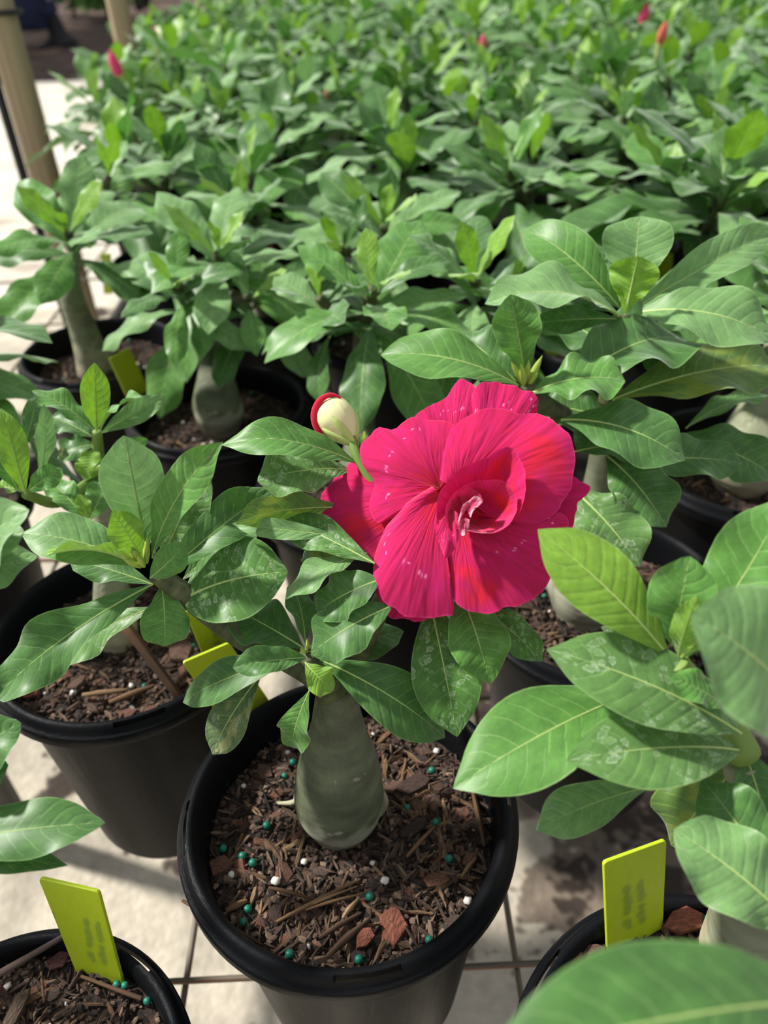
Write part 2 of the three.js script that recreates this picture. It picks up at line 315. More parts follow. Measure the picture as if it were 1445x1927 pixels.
// bark chips: thin uneven slabs, unit size, a few shapes
function chipGeometry(rnd, slim) {
  const n = 5 + Math.floor(rnd() * 3), top = [], bot = [];
  for (let i = 0; i < n; i++) {
    const a = i / n * 6.283 + (rnd() - 0.5) * 0.5, r = 0.5 * (0.72 + 0.4 * rnd());
    top.push([Math.cos(a) * r * 0.9, 0.12 + 0.07 * (rnd() - 0.5), Math.sin(a) * r * slim * 0.9]); bot.push([Math.cos(a) * r * 1.02, -0.1 + 0.04 * rnd(), Math.sin(a) * r * slim * 1.02]);
  }
  const pos = [], uv = [], tri = (a, b, c) => { for (const p of [a, b, c]) { pos.push(...p); uv.push(p[0] + 0.5, p[2] + p[1] + 0.5); } };
  const tc = [0, 0.16, 0], bc = [0, -0.12, 0];
  for (let i = 0; i < n; i++) { const j = (i + 1) % n; tri(tc, top[j], top[i]); tri(bc, bot[i], bot[j]); tri(top[i], top[j], bot[i]); tri(bot[i], top[j], bot[j]); }
  const g = new THREE.BufferGeometry(); g.setAttribute('position', new THREE.Float32BufferAttribute(pos, 3)); g.setAttribute('uv', new THREE.Float32BufferAttribute(uv, 2)); g.computeVertexNormals(); return g;
}
const cr = mulberry(77);
const chips = Array.from({ length: 8 }, () => chipGeometry(cr, 0.55 + 0.35 * cr())), splinters = Array.from({ length: 5 }, () => chipGeometry(cr, 0.11 + 0.06 * cr()));
const beadGeo = new THREE.IcosahedronGeometry(1, 2);
const perliteGeo = (() => { const g = mergeVertices(new THREE.IcosahedronGeometry(1, 1).deleteAttribute('normal').deleteAttribute('uv')), p = g.attributes.position; for (let i = 0; i < p.count; i++) { const k = 1 + 0.5 * noise(p.getX(i) * 2, p.getY(i) * 2, p.getZ(i) * 2); p.setXYZ(i, p.getX(i) * k, p.getY(i) * k, p.getZ(i) * k); } g.computeVertexNormals(); return g; })();
function layChip(soil, name, g, m, x, z, seed, size, turn, tilt, roll, lift = 0) {
  const o = mesh(name, g, m, soil); o.position.set(x, POT_H + soilHeight(x, z, seed) + lift, z); o.rotation.set(roll, turn, tilt, 'YXZ'); o.scale.set(size, name === 'bark_chip' ? size * 0.8 : Math.min(size * 0.25, 0.006), name === 'bark_chip' ? size : Math.max(size, 0.02)); return o;
}
function litter(soil, seed, n) {
  const r = mulberry(seed * 31 + 9), pos = [], col = [], nor = [];
  const tones = [[0.05, 0.03, 0.02], [0.11, 0.07, 0.05], [0.02, 0.013, 0.01], [0.17, 0.11, 0.075], [0.08, 0.045, 0.033], [0.26, 0.18, 0.12]];
  const m = new THREE.Matrix4(), q = new THREE.Quaternion(), v = V(0, 0, 0);
  for (let i = 0; i < n; i++) {
    const a = r() * 6.283, rad = 0.0695 * Math.sqrt(r()), x = rad * Math.cos(a), z = rad * Math.sin(a), long = r() < 0.27;
    const g = long ? splinters[Math.floor(r() * 5)] : chips[Math.floor(r() * 8)], s = (long ? 0.005 + 0.008 * r() : 0.0018 + 0.0036 * r());
    q.setFromEuler(new THREE.Euler((r() - 0.5) * 1.2, r() * 6.28, (r() - 0.5) * 1.0, 'YXZ')); m.compose(V(x, POT_H + soilHeight(x, z, seed) + 0.0004 + 0.0012 * r(), z), q, V(s, s, s));
    const p = g.attributes.position, c = tones[Math.floor(r() * 5.12)], k = 0.55 + 0.55 * r();
    for (let j = 0; j < p.count; j++) { v.fromBufferAttribute(p, j).applyMatrix4(m); pos.push(v.x, v.y, v.z); col.push(c[0] * k, c[1] * k, c[2] * k); }
  }
  const g = new THREE.BufferGeometry(); g.setAttribute('position', new THREE.Float32BufferAttribute(pos, 3)); g.setAttribute('color', new THREE.Float32BufferAttribute(col, 3)); g.computeVertexNormals();
  const o = mesh('soil_litter', g, litterMat, soil); o.userData.kind = 'stuff'; return o;
}
function nearSoil(plant, seed, { nChip = 60, nSplint = 50, nBead = 10, nPerl = 14, nLitter = 900 } = {}) {
  const soil = mesh('soil', soilGeometry(34, 90, seed), soilMat, plant), r = mulberry(seed * 131 + 3);
  const spot = (lim = 0.066) => { for (;;) { const a = r() * 6.283, rad = lim * Math.sqrt(r()); if (rad > 0.024) return [rad * Math.cos(a), rad * Math.sin(a)]; } };
  for (let i = 0; i < nChip; i++) { const [x, z] = spot(0.063); layChip(soil, 'bark_chip', chips[i % 8], barkMats[Math.floor(r() * 6)], x, z, seed, 0.005 + 0.010 * r() * r() + 0.002, r() * 6.28, (r() - 0.5) * 0.8, (r() - 0.5) * 0.8, 0.0008); }
  for (let i = 0; i < nSplint; i++) { const [x, z] = spot(0.058); layChip(soil, 'wood_splinter', splinters[i % 5], splinterMats[Math.floor(r() * 4)], x, z, seed, 0.011 + 0.014 * r(), r() * 6.28, (r() - 0.5) * 0.35, r() * 3, 0.0016); }
  for (let i = 0; i < nBead; i++) { const [x, z] = spot(), o = mesh('fertilizer_bead', beadGeo, beadMat, soil); o.position.set(x, POT_H + soilHeight(x, z, seed) + 0.0022, z); o.scale.setScalar(0.0015 + 0.0005 * r()); }
  for (let i = 0; i < nPerl; i++) { const [x, z] = spot(), o = mesh('perlite_grain', perliteGeo, perliteMat, soil); o.position.set(x, POT_H + soilHeight(x, z, seed) + 0.0012, z); o.scale.setScalar(0.001 + 0.0012 * r()); o.rotation.set(r() * 6, r() * 6, 0); }
  if (nLitter) litter(soil, seed, nLitter);
  return soil;
}

// ------------------------------------------------------------------ leaves
const halfWidth = (s, a = 1.4, b = 0.78) => Math.pow(Math.max(0, Math.sin(Math.PI * Math.pow(s, a))), b) * (1 - 0.3 * smooth(0.86, 1, s)) + 0.028 * (1 - s);
// grid of a blade round a centre line given as functions of s
function bladeGeometry(centre, frame, W, { nu = 18, nv = 8, fold = 0.25, wave = 0.12, waves = 2.4, phase = 0, curl = 0.06, a = 1.4, b = 0.78, L = 1, twist = 0 } = {}) {
  const pos = [], uv = [], idx = [];
  for (let i = 0; i <= nu; i++) {
    const s = 1 - Math.pow(1 - i / nu, 1.15), c = centre(s), { S, N } = frame(s), w = halfWidth(s, a, b) * W / 2;
    for (let j = 0; j <= nv; j++) {
      const t = 2 * j / nv - 1, at2 = Math.abs(t), f = fold * (1 - 0.3 * s);
      const side = t > 0 ? 0 : 1.7, wv = wave * W * t * t * Math.sin(waves * 6.283 * s + phase + side) * smooth(0.1, 0.4, s) * smooth(1.02, 0.85, s);
      const lat = w * t * (Math.cos(f * 1.0) - 0.1 * curl * t * t), up = w * at2 * Math.sin(f) - curl * w * t * t + wv;
      pos.push(c.x + S.x * lat + N.x * up, c.y + S.y * lat + N.y * up, c.z + S.z * lat + N.z * up); uv.push(j / nv, s);
    }
  }
  for (let i = 0; i < nu; i++) for (let j = 0; j < nv; j++) { const p = i * (nv + 1) + j, q = p + nv + 1; idx.push(p, p + 1, q, q, p + 1, q + 1); }
  const g = new THREE.BufferGeometry(); g.setAttribute('position', new THREE.Float32BufferAttribute(pos, 3)); g.setAttribute('uv', new THREE.Float32BufferAttribute(uv, 2)); g.setIndex(idx); g.computeVertexNormals(); return g;
}
// one leaf given by where it starts and ends; hb, ht are cm above the rims, w is its breadth as measured in the photograph
function leaf(plant, mat, [bx, by, hb], [tx, ty, ht], w, { roll = 0, arch = 0.1, side = 0, up = 0.55, tipBend = 0, twist = 0, rib = true, ...o } = {}) {
  const P = at(bx, by, hb / 100), T = at(tx, ty, ht / 100), O = plant.position, A = T.clone().sub(P), len = A.length(); A.normalize();
  const mid = P.clone().lerp(T, 0.55), toEye = EYE.clone().sub(mid).normalize();
  const N = V(0, up, 0).addScaledVector(toEye, 1 - up); N.addScaledVector(A, -N.dot(A)).normalize(); N.applyAxisAngle(A, roll * Math.PI / 180);
  const S = A.clone().cross(N), seen = Math.sqrt(1 - S.dot(toEye) ** 2), W = w * depthOf(mid) / F / Math.max(0.45, seen);
  const hump = roll > 90 || roll < -90 ? -arch : arch;
  const C = P.clone().lerp(T, 0.5).addScaledVector(N, 2 * hump * len).addScaledVector(S, 2 * side * len);
  const centre = (s) => { const k = 1 - s, e = tipBend * len * Math.pow(Math.max(0, s - 0.6) / 0.4, 2); return V(0, 0, 0).addScaledVector(P, k * k).addScaledVector(C, 2 * s * k).addScaledVector(T, s * s).addScaledVector(N, e).sub(O); };
  const frame = (s) => {
    const d = centre(Math.min(1, s + 0.01)).sub(centre(Math.max(0, s - 0.01))).normalize(), n = N.clone().applyAxisAngle(A, twist * (s - 0.5) * Math.PI / 180);
    n.addScaledVector(d, -n.dot(d)).normalize(); return { N: n, S: d.clone().cross(n) };
  };
  const g = bladeGeometry(centre, frame, W, { nu: 26, nv: 12, phase: bx * 0.37 + by * 0.11, ...o });
  const m = mesh('leaf', g, L[mat], plant);
  if (rib) {
    const pts = [], rad = []; for (let i = 0; i <= 8; i++) { const s = i / 8 * 0.94, f = frame(s); pts.push(centre(s).addScaledVector(f.N, -W * 0.006)); rad.push(W * (0.026 * (1 - s) + 0.004) * 0.72); }
    mesh('midrib', sweep(pts, rad, 6, { steps: 2 }), ribMat, m);
  }
  return m;
}
// unit leaves (length 1 along +z, upper side +y) for the plants farther off
function unitLeaf(bend, opts, nu, nv) {
  const centre = (s) => bend ? V(0, (1 - Math.cos(bend * s)) / bend * -1, Math.sin(bend * s) / bend) : V(0, 0, s);
  const frame = (s) => ({ S: V(1, 0, 0), N: V(0, Math.cos(bend * s), Math.sin(bend * s)) });
  return bladeGeometry(centre, frame, 0.36, { nu, nv, ...opts });
}
const ur = mulberry(5);
const unitMid = [], unitFar = [];
for (let i = 0; i < 9; i++) {
  const bend = [0.15, 0.9, 0.5, 1.3, 0.3, 0.75, 1.1, -0.2, 0.6][i], o = { fold: 0.15 + 0.35 * ur(), wave: 0.04 + 0.08 * ur(), waves: 2 + ur() * 1.6, phase: ur() * 6, curl: 0.1 + 0.25 * ur(), a: 1.35 + 0.35 * ur(), b: 0.75 + 0.2 * ur() };
  unitMid.push(unitLeaf(bend, o, 24, 8)); unitFar.push(unitLeaf(bend, o, 11, 4));
}
const MATS = [L.young, L.mid, L.pale, L.mature, L.mature];
function rosette(plant, c, axis, n, size, rnd, geos, { open = 1, turn = rnd() * 6.28, shootLen = 0.02 } = {}) {
  const q = new THREE.Quaternion().setFromUnitVectors(V(0, 1, 0), axis.clone().normalize());
  for (let i = 0; i < n; i++) {
    const f = i / (n - 1), az = turn + i * 2.39996 + (rnd() - 0.5) * 0.3, el = (1.32 - 1.35 * Math.pow(f, 0.75) * open) + (rnd() - 0.5) * 0.3;
    const len = size * (0.4 + 0.75 * Math.pow(f, 0.6)) * (0.82 + 0.36 * rnd()) * (f > 0.85 ? 0.85 : 1);
    const mi = f < 0.15 ? 0 : 1 + Math.floor(rnd() * 4);
    const gi = f < 0.25 ? [0, 4, 2][Math.floor(rnd() * 3)] : f < 0.6 ? [1, 2, 5, 8, 6][Math.floor(rnd() * 5)] : [1, 3, 6, 5, 8][Math.floor(rnd() * 5)];
    const o = mesh('leaf', geos[gi], MATS[Math.min(4, mi)], plant);
    const e = new THREE.Quaternion().setFromEuler(new THREE.Euler(-el, az, (rnd() - 0.5) * 0.7, 'YXZ'));
    o.quaternion.copy(q).multiply(e); o.scale.set(len * (0.9 + 0.35 * rnd()), len, len);
    o.position.copy(c).addScaledVector(axis, -f * shootLen);
  }
}
// small pointed flower buds at a shoot tip
function budCluster(plant, c, axis, n, size, m, rnd) {
  for (let i = 0; i < n; i++) {
    const a = i * 2.4, d = axis.clone().add(V(0.55 * Math.cos(a) * Math.min(1, i * 0.6), 0, 0.55 * Math.sin(a) * Math.min(1, i * 0.6))).normalize(), l = size * (1.15 - 0.35 * rnd()), o = c.clone().add(V(Math.cos(a), 0, Math.sin(a)).multiplyScalar(i ? size * 0.12 : 0));
    mesh('flower_bud', sweep([o, o.clone().addScaledVector(d, l * 0.35), o.clone().addScaledVector(d, l * 0.7), o.clone().addScaledVector(d, l)], [l * 0.07, l * 0.12, l * 0.09, l * 0.01], 7, { steps: 3 }), m, plant);
  }
}
function pinkBud(plant, c, axis, l, m) {
  const a = axis.clone().normalize();
  const b = mesh('flower_bud', sweep([c, c.clone().addScaledVector(a, l * 0.35), c.clone().addScaledVector(a, l * 0.7), c.clone().addScaledVector(a, l)], [l * 0.1, l * 0.2, l * 0.16, l * 0.02], 9, { steps: 3 }), m, plant);
  mesh('sepal', sweep([c.clone().addScaledVector(a, -l * 0.5), c.clone().addScaledVector(a, -0.05 * l), c.clone().addScaledVector(a, l * 0.2)], [l * 0.07, l * 0.11, l * 0.15], 8, { steps: 3 }), sepalMat, b);
}
function caudex(plant, profile, mat, seed, seg = 40) {      // profile: [x, y above rim, z, radius] in world metres
  const O = plant.position, pts = profile.map(([x, y, z]) => V(x, RIM + y, z).sub(O));
  const g = sweep(pts, profile.map((p) => p[3]), seg, { steps: 8, lump: 0.1, seed, lumpScale: 45 });
  const p = g.attributes.position, uv = g.attributes.uv, y0 = pts[0].y, y1 = pts[pts.length - 1].y, c = pts[0];
  for (let i = 0; i < p.count; i++) uv.setXY(i, Math.atan2(p.getZ(i) - c.z, p.getX(i) - c.x) / 6.283 + 0.5, clamp((p.getY(i) - y0) / (y1 - y0)));
  return mesh('caudex', g, mat, plant);
}

// ------------------------------------------------------------------ where the pots stand (staggered rows)
const P00 = [-0.14, -1.28], E1 = [0.96, -0.86], E2 = [-0.85, -0.78];
const spotOf = (m, n) => V((P00[0] + m * E1[0] + n * E2[0]) * D, BENCH, (P00[1] + m * E1[1] + n * E2[1]) * D);
function potted(label, pos, group) { return thing('potted_desert_rose', label, 'potted plant', pos, group); }
const taken = new Set();

// ---------- the flowering plant in the middle
{
  taken.add('0,0');
  const t = potted('flowering desert rose with the large double magenta bloom in the black pot', spotOf(0, 0).setX(spotOf(0, 0).x));
  const pot = mesh('pot', potNear, potMat, t); pot.rotation.y = 0.12;
  const soil = nearSoil(t, 1, { nChip: 150, nSplint: 95, nBead: 5, nPerl: 8, nLitter: 2800 }), O = t.position;
  const chip = (px, py, len, wid, turn, m, g = chips[2], tilt = 0.1) => { const p = at(px, py, SOIL + 0.002).sub(O), c = mesh('bark_chip', g, m, soil); c.position.set(p.x, POT_H + soilHeight(p.x, p.z, 1) + 0.0032, p.z); c.rotation.set(0.12, turn, tilt, 'YXZ'); c.scale.set(len, 0.008, wid / 0.7); };
  chip(737, 1740, 0.021, 0.015, 1.35, redBark, chips[0]); chip(688, 1768, 0.013, 0.009, 0.9, redBark, chips[3]); chip(375, 1552, 0.018, 0.010, 0.1, barkMats[3], chips[1]); chip(418, 1632, 0.013, 0.011, 0.3, barkMats[2], chips[4]);
  chip(378, 1614, 0.009, 0.008, 1.2, barkMats[0], chips[5]); chip(778, 1480, 0.020, 0.013, 0.4, barkMats[1], chips[6]); chip(775, 1562, 0.020, 0.008, 0.5, barkMats[4], chips[7]); chip(855, 1738, 0.012, 0.011, 0.4, barkMats[3], chips[2]); chip(497, 1455, 0.010, 0.012, 0.9, barkMats[0], chips[0]);
  chip(885, 1620, 0.010, 0.008, 0.9, barkMats[2], chips[4]); chip(520, 1720, 0.012, 0.008, 1.8, barkMats[1], chips[3]);
  const stick = (x1, y1, x2, y2, r, m = splinterMats[0]) => { const a = at(x1, y1, SOIL + 0.005).sub(O), b = at(x2, y2, SOIL + 0.0045).sub(O); mesh('wood_splinter', sweep([a, a.clone().lerp(b, 0.5).add(V(0, 0.0008, 0)), b], [r * 0.6, r, r * 0.5], 6, { steps: 3, lump: 0.5, lumpScale: 300 }), m, soil); };
  stick(520, 1735, 678, 1655, 0.0011); stick(540, 1722, 672, 1668, 0.0009, splinterMats[2]); stick(575, 1712, 682, 1682, 0.0008); stick(343, 1695, 492, 1778, 0.0012, splinterMats[1]); stick(645, 1728, 674, 1692, 0.0013, splinterMats[2]); stick(505, 1670, 590, 1692, 0.0011, splinterMats[1]);
  stick(890, 1490, 912, 1592, 0.0018, splinterMats[1]); stick(765, 1612, 818, 1555, 0.0011); stick(615, 1800, 695, 1730, 0.0018, splinterMats[3]); stick(600, 1765, 680, 1718, 0.0014, splinterMats[3]); stick(868, 1650, 895, 1615, 0.001, splinterMats[2]); stick(895, 1720, 925, 1680, 0.001); stick(425, 1715, 465, 1695, 0.0016, splinterMats[0]);
  for (const [x, y, h] of [[501, 1551], [351, 1598], [456, 1611], [476, 1626], [420, 1597], [466, 1712], [458, 1736], [545, 1797], [675, 1804], [808, 1768], [845, 1620], [696, 1689], [820, 1545], [552, 1438], [422, 1476]]) { const p = at(x, y, SOIL + 0.003).sub(O), o = mesh('fertilizer_bead', beadGeo, beadMat, soil); o.position.set(p.x, POT_H + soilHeight(p.x, p.z, 1) + 0.0032, p.z); o.scale.setScalar(0.0020); }
  for (const [x, y, r] of [[519, 1656, 0.0022], [725, 1661, 0.002], [881, 1689, 0.002], [701, 1626, 0.0013], [822, 1410, 0.0018], [541, 1416, 0.0014], [572, 1617, 0.0016]]) { const p = at(x, y, SOIL + 0.003).sub(O), o = mesh('perlite_grain', perliteGeo, perliteMat, soil); o.position.set(p.x, POT_H + soilHeight(p.x, p.z, 1) + 0.003, p.z); o.scale.setScalar(r); }

  const foot = at(640, 1545, SOIL), top = at(632, 1300, 0.070);
  const lerpP = (k, r) => [foot.x + (top.x - foot.x) * k, SOIL - 0.004 + (0.070 - SOIL) * k, foot.z + (top.z - foot.z) * k, r];
  const cx = caudex(t, [lerpP(-0.06, 0.0135), lerpP(0.05, 0.0165), lerpP(0.17, 0.0212), lerpP(0.33, 0.0218), lerpP(0.52, 0.0192), lerpP(0.72, 0.0142), lerpP(0.9, 0.0108), lerpP(1.08, 0.0085)], caudexMats[0], 3, 56);
  const root = (a) => mesh('root', sweep(a.map(([x, y, h]) => at(x, y, h).sub(O)), [0.0022, 0.0019, 0.0016, 0.0007], 8, { steps: 4, lump: 0.3, lumpScale: 200 }), caudexMats[1], cx);
  root([[574, 1485, -0.010], [562, 1490, -0.014], [556, 1508, -0.02], [515, 1512, -0.0245]]); root([[716, 1490, -0.008], [722, 1500, -0.012], [724, 1516, -0.018], [716, 1535, -0.024]]);
  const neck = at(626, 1290, 0.072), R0 = at(578, 1228, 0.098), R1 = at(292, 1078, 0.118), FB = at(800, 1020, 0.128);
  const br = (pts, rad, m = stemMat) => mesh('branch', sweep(pts.map((p) => p.clone().sub(O)), rad, 14, { steps: 6, lump: 0.12, lumpScale: 150 }), m, t);
  br([at(632, 1310, 0.066), at(610, 1265, 0.085), R0], [0.0088, 0.0064, 0.0042]);
  br([at(625, 1285, 0.074), at(540, 1235, 0.082), at(450, 1195, 0.09), at(365, 1130, 0.104), R1], [0.0075, 0.0064, 0.0056, 0.0052, 0.0042]);
  br([at(640, 1290, 0.074), at(690, 1190, 0.092), at(745, 1090, 0.112), FB], [0.0068, 0.0052, 0.0046, 0.004]);
  // round the low rosette
  leaf(t, 'mature', [572, 1220, 9.2], [432, 1142, 9.6], 100, { arch: 0.05, fold: 0.12 });
  leaf(t, 'mature', [575, 1212, 9.6], [548, 1095, 11], 52, { roll: 25 });
  leaf(t, 'mature', [590, 1238, 8.6], [760, 1188, 8.4], 78, { arch: 0.06 });
  leaf(t, 'mature', [600, 1240, 9.6], [838, 1388, 6.4], 112, { arch: 0.12, fold: 0.16, wave: 0.02 });
  leaf(t, 'mature', [566, 1236, 9.4], [344, 1322, 6.6], 76, { arch: 0.1, fold: 0.2, wave: 0.03 });
  leaf(t, 'old', [492, 1268, 7.6], [400, 1420, 4.4], 78, { arch: 0.12, fold: 0.1, wave: 0.02 });
  leaf(t, 'mature', [576, 1238, 10.2], [438, 1256, 10.6], 64, { arch: 0.12, fold: 0.7, roll: -12, b: 0.6 });
  leaf(t, 'mid', [582, 1300, 8.4], [553, 1408, 5.2], 66, { arch: 0.16, fold: 0.2 });
  leaf(t, 'young', [574, 1246, 10.4], [627, 1300, 9.4], 58, { arch: 0.22, fold: 0.15, side: 0.08 });
  budCluster(t, R0.clone().sub(O), V(0, 1, 0.2), 3, 0.006, budMat, mulberry(3));
  // under the bloom
  leaf(t, 'mature', [712, 1092, 12.8], [596, 1154, 11.2], 88, { arch: 0.1, b: 0.6, fold: 0.2, a: 1.1 });
  leaf(t, 'mature', [738, 1140, 12], [585, 1230, 10.4], 104, { arch: 0.1, b: 0.65, fold: 0.15 });
  leaf(t, 'pale', [690, 1040, 13.2], [537, 1128, 12], 50, { arch: 0.1, roll: 20 });
  leaf(t, 'spot', [808, 1128, 10.6], [860, 1387, 7.4], 128, { arch: 0.08, fold: 0.16, wave: 0.03, a: 1.3 });
  leaf(t, 'mid', [866, 1112, 11.2], [922, 1287, 9], 112, { arch: 0.14, fold: 0.25, a: 1.25, b: 0.7 });
  leaf(t, 'spot', [885, 1130, 10.6], [1021, 1245, 9], 66, { arch: 0.1, fold: 0.2 });
  leaf(t, 'mid', [672, 872, 15.4], [422, 822, 17.4], 72, { arch: 0.12, fold: 0.3, wave: 0.08, tipBend: -0.12, waves: 2 });
  leaf(t, 'spot2', [660, 885, 15], [484, 905, 15.6], 92, { arch: 0.1, fold: 0.2, b: 0.6, a: 1.7 });
  leaf(t, 'yellow', [650, 955, 14], [442, 980, 14.4], 62, { roll: 118, arch: -0.08, fold: 0.3, tipBend: -0.05 });
  leaf(t, 'pale', [650, 1010, 13.6], [436, 985, 13.6], 40, { roll: -30, arch: 0.06 });
  leaf(t, 'spot', [705, 1060, 13.4], [522, 972, 13.4], 74, { arch: 0.06, fold: 0.2, roll: -10 });
  leaf(t, 'yellow', [650, 1075, 12.2], [572, 1038, 12.2], 60, { arch: 0.1, b: 0.6 });
  // the rosette on the long side branch
  leaf(t, 'mature', [288, 1100, 10.6], [128, 1052, 11], 62, { arch: 0.05 });
  leaf(t, 'mature', [345, 1090, 10], [485, 985, 10.8], 78, { arch: 0.08 });
  leaf(t, 'spot2', [306, 1050, 11.2], [388, 880, 15.6], 92, { arch: 0.06, fold: 0.2, up: 0.2, b: 0.7 });
  leaf(t, 'pale', [278, 1052, 12.2], [236, 838, 18.4], 118, { arch: -0.04, fold: 0.3, up: 0.1, b: 0.6, a: 2.1, tipBend: -0.1, wave: 0.05 });
  leaf(t, 'mature', [312, 1082, 11.6], [518, 918, 13.8], 92, { arch: 0.12, fold: 0.5, roll: 14 });
  leaf(t, 'pale', [268, 1066, 12], [40, 1004, 13.8], 96, { arch: 0.14, fold: 0.25, wave: 0.05 });
  leaf(t, 'mid', [286, 1050, 12.6], [420, 832, 18.6], 84, { arch: 0.02, fold: 0.45, up: 0.2, wave: 0.1, waves: 2, roll: -15, side: -0.05 });
  leaf(t, 'young', [262, 1066, 12.4], [80, 1048, 14], 52, { roll: 62, arch: 0.13, fold: 0.35, wave: 0.06 });
  leaf(t, 'young', [264, 1046, 13], [212, 960, 15.6], 66, { up: 0.2, arch: 0.08, b: 0.7 });
  leaf(t, 'spot2', [292, 1142, 9.8], [108, 1248, 7], 76, { arch: 0.1, fold: 0.2 });
  leaf(t, 'mature', [286, 1100, 11.4], [-14, 1318, 8.4], 108, { arch: 0.13, fold: 0.4, wave: 0.2, waves: 2.2, roll: -8, curl: 0.1 });
  leaf(t, 'mid', [304, 1098, 11], [310, 1217, 9], 92, { arch: 0.16, fold: 0.18, a: 1.7, b: 0.65, side: -0.04 });
  leaf(t, 'spot', [346, 1128, 10.6], [542, 1076, 12], 158, { arch: 0.12, fold: 0.15, a: 1.15, b: 0.6, wave: 0.02 });
  leaf(t, 'mid', [282, 1088, 12.4], [352, 1022, 13.6], 60, { roll: 34, arch: 0.18, fold: 0.3, wave: 0.1 });
  budCluster(t, at(268, 1062, 0.126).sub(O), V(-0.25, 1, 0.1), 7, 0.013, budMat, mulberry(8));

  // the bloom
  const C = at(868, 966, 0.150), n = EYE.clone().sub(C).normalize().multiplyScalar(0.85).add(V(-0.05, 0.3, 0.05)).normalize();
  const fl = new THREE.Group(); fl.name = 'flower'; fl.userData.label = 'large double magenta flower with ruffled petals'; fl.position.copy(C).sub(O); t.add(fl);
  // a petal: its foot and the run of its free edge, measured off the photograph on planes through the bloom; zb, zt: how far foot and edge stand forward
  const K0 = 2.513, fp = ([x, y], z) => onPlane(565 + x / K0, 680 + y / K0, C.clone().addScaledVector(n, z), n);
  const petal = (m, foot, edge, { zb = 0, zt = 0, arch = 0.1, pow = 1, ruffle = 0.03, seed = 1, tip = null, nv = 44, nu = 20 } = {}) => {
    const B = fp(foot, zb), run = new THREE.CatmullRomCurve3(edge.map((e) => fp(e, zt)), false, 'centripetal'), pos = [], uv = [], idx = [];
    const mid = run.getPoint(0.5).distanceTo(B);
    for (let i = 0; i <= nu; i++) for (let j = 0; j <= nv; j++) {
      const s = i / nu, f = j / nv, tt = 2 * f - 1, E = run.getPointAt(f), len = E.distanceTo(B);
      const rag = 1 + Math.pow(s, 4) * (0.02 * noise(tt * 9, seed * 5.3) + 0.012 * noise(tt * 26, seed));
      const p = B.clone().lerp(E, s * rag), zl = (zt - zb) * (Math.pow(s, pow) - s);
      const z = zl + mid * (4 * arch * s * (1 - s) * (1 - 0.5 * tt * tt) + ruffle * s * s * (1.5 * noise(tt * 3.1 + seed, 7, seed) + 0.8 * noise(tt * 8.5, 2, seed)) + 0.045 * s * noise(tt * 2.3 + seed, s * 1.8, seed * 2.7) + 0.007 * s * noise(tt * 15 + seed, s * 2.2, 3));
      p.addScaledVector(n, z).sub(C); pos.push(p.x, p.y, p.z); uv.push(f, s);
    }
    for (let i = 0; i < nu; i++) for (let j = 0; j < nv; j++) { const p = i * (nv + 1) + j, q = p + nv + 1; idx.push(p, q, p + 1, q, q + 1, p + 1); }
    const g = new THREE.BufferGeometry(); g.setAttribute('position', new THREE.Float32BufferAttribute(pos, 3)); g.setAttribute('uv', new THREE.Float32BufferAttribute(uv, 2)); g.setIndex(idx); g.computeVertexNormals();
    mesh('petal', g, m, fl);
  };
  const [pm, pf, pg] = petalMats;
  // outer ring
  petal(pf, [720, 520], [[520, 300], [545, 260], [620, 205], [690, 165], [730, 100], [762, 75], [800, 95], [830, 130], [850, 200], [880, 300]], { zb: -0.012, zt: -0.013, arch: 0.05, seed: 2 });
  petal(pg, [860, 520], [[770, 320], [800, 200], [830, 125], [900, 98], [980, 105], [1050, 130], [1110, 150], [1127, 190], [1118, 240], [1100, 360]], { zb: -0.012, zt: -0.011, arch: 0.06, ruffle: 0.04, seed: 3 });
  petal(pm, [620, 650], [[380, 420], [330, 405], [265, 445], [200, 510], [130, 590], [92, 650], [95, 710], [140, 800], [230, 890], [290, 930], [340, 955], [410, 920], [500, 830]], { zb: -0.011, zt: -0.015, arch: 0.09, ruffle: 0.03, seed: 4 });
  petal(pg, [900, 700], [[1180, 520], [1250, 550], [1300, 545], [1330, 570], [1372, 590], [1365, 625], [1310, 670], [1305, 700], [1290, 780], [1240, 860], [1100, 900], [1000, 900]], { zb: -0.011, zt: -0.010, arch: 0.06, ruffle: 0.05, seed: 5 });
  petal(pm, [620, 900], [[380, 940], [345, 990], [345, 1050], [375, 1130], [430, 1215], [500, 1215], [545, 1235], [600, 1215], [680, 1100]], { zb: -0.012, zt: -0.015, arch: 0.05, ruffle: 0.05, seed: 6 });
  petal(pm, [745, 650], Array.from({ length: 13 }, (_, i) => [745 + 150 * Math.cos(i / 12 * 6.283), 670 + 150 * Math.sin(i / 12 * 6.283)]), { zb: -0.012, zt: -0.0105, arch: 0.02, seed: 21 });
  // main ring
  petal(pf, [660, 600], [[820, 440], [740, 310], [660, 278], [600, 275], [540, 262], [430, 322], [380, 310], [320, 350], [280, 410], [300, 500], [350, 570], [325, 660], [335, 730], [362, 766], [440, 740], [530, 690]], { zb: -0.006, zt: -0.006, arch: 0.12, ruffle: 0.04, seed: 9 });
  petal(pf, [660, 630], [[620, 590], [520, 655], [440, 730], [380, 830], [355, 900], [345, 960], [350, 1020], [375, 1090], [400, 1140], [450, 1165], [480, 1205], [560, 1210], [640, 1205], [722, 1195], [724, 1130], [700, 1040], [690, 940], [700, 820]], { zb: -0.004, zt: -0.005, arch: 0.12, ruffle: 0.03, seed: 12 });
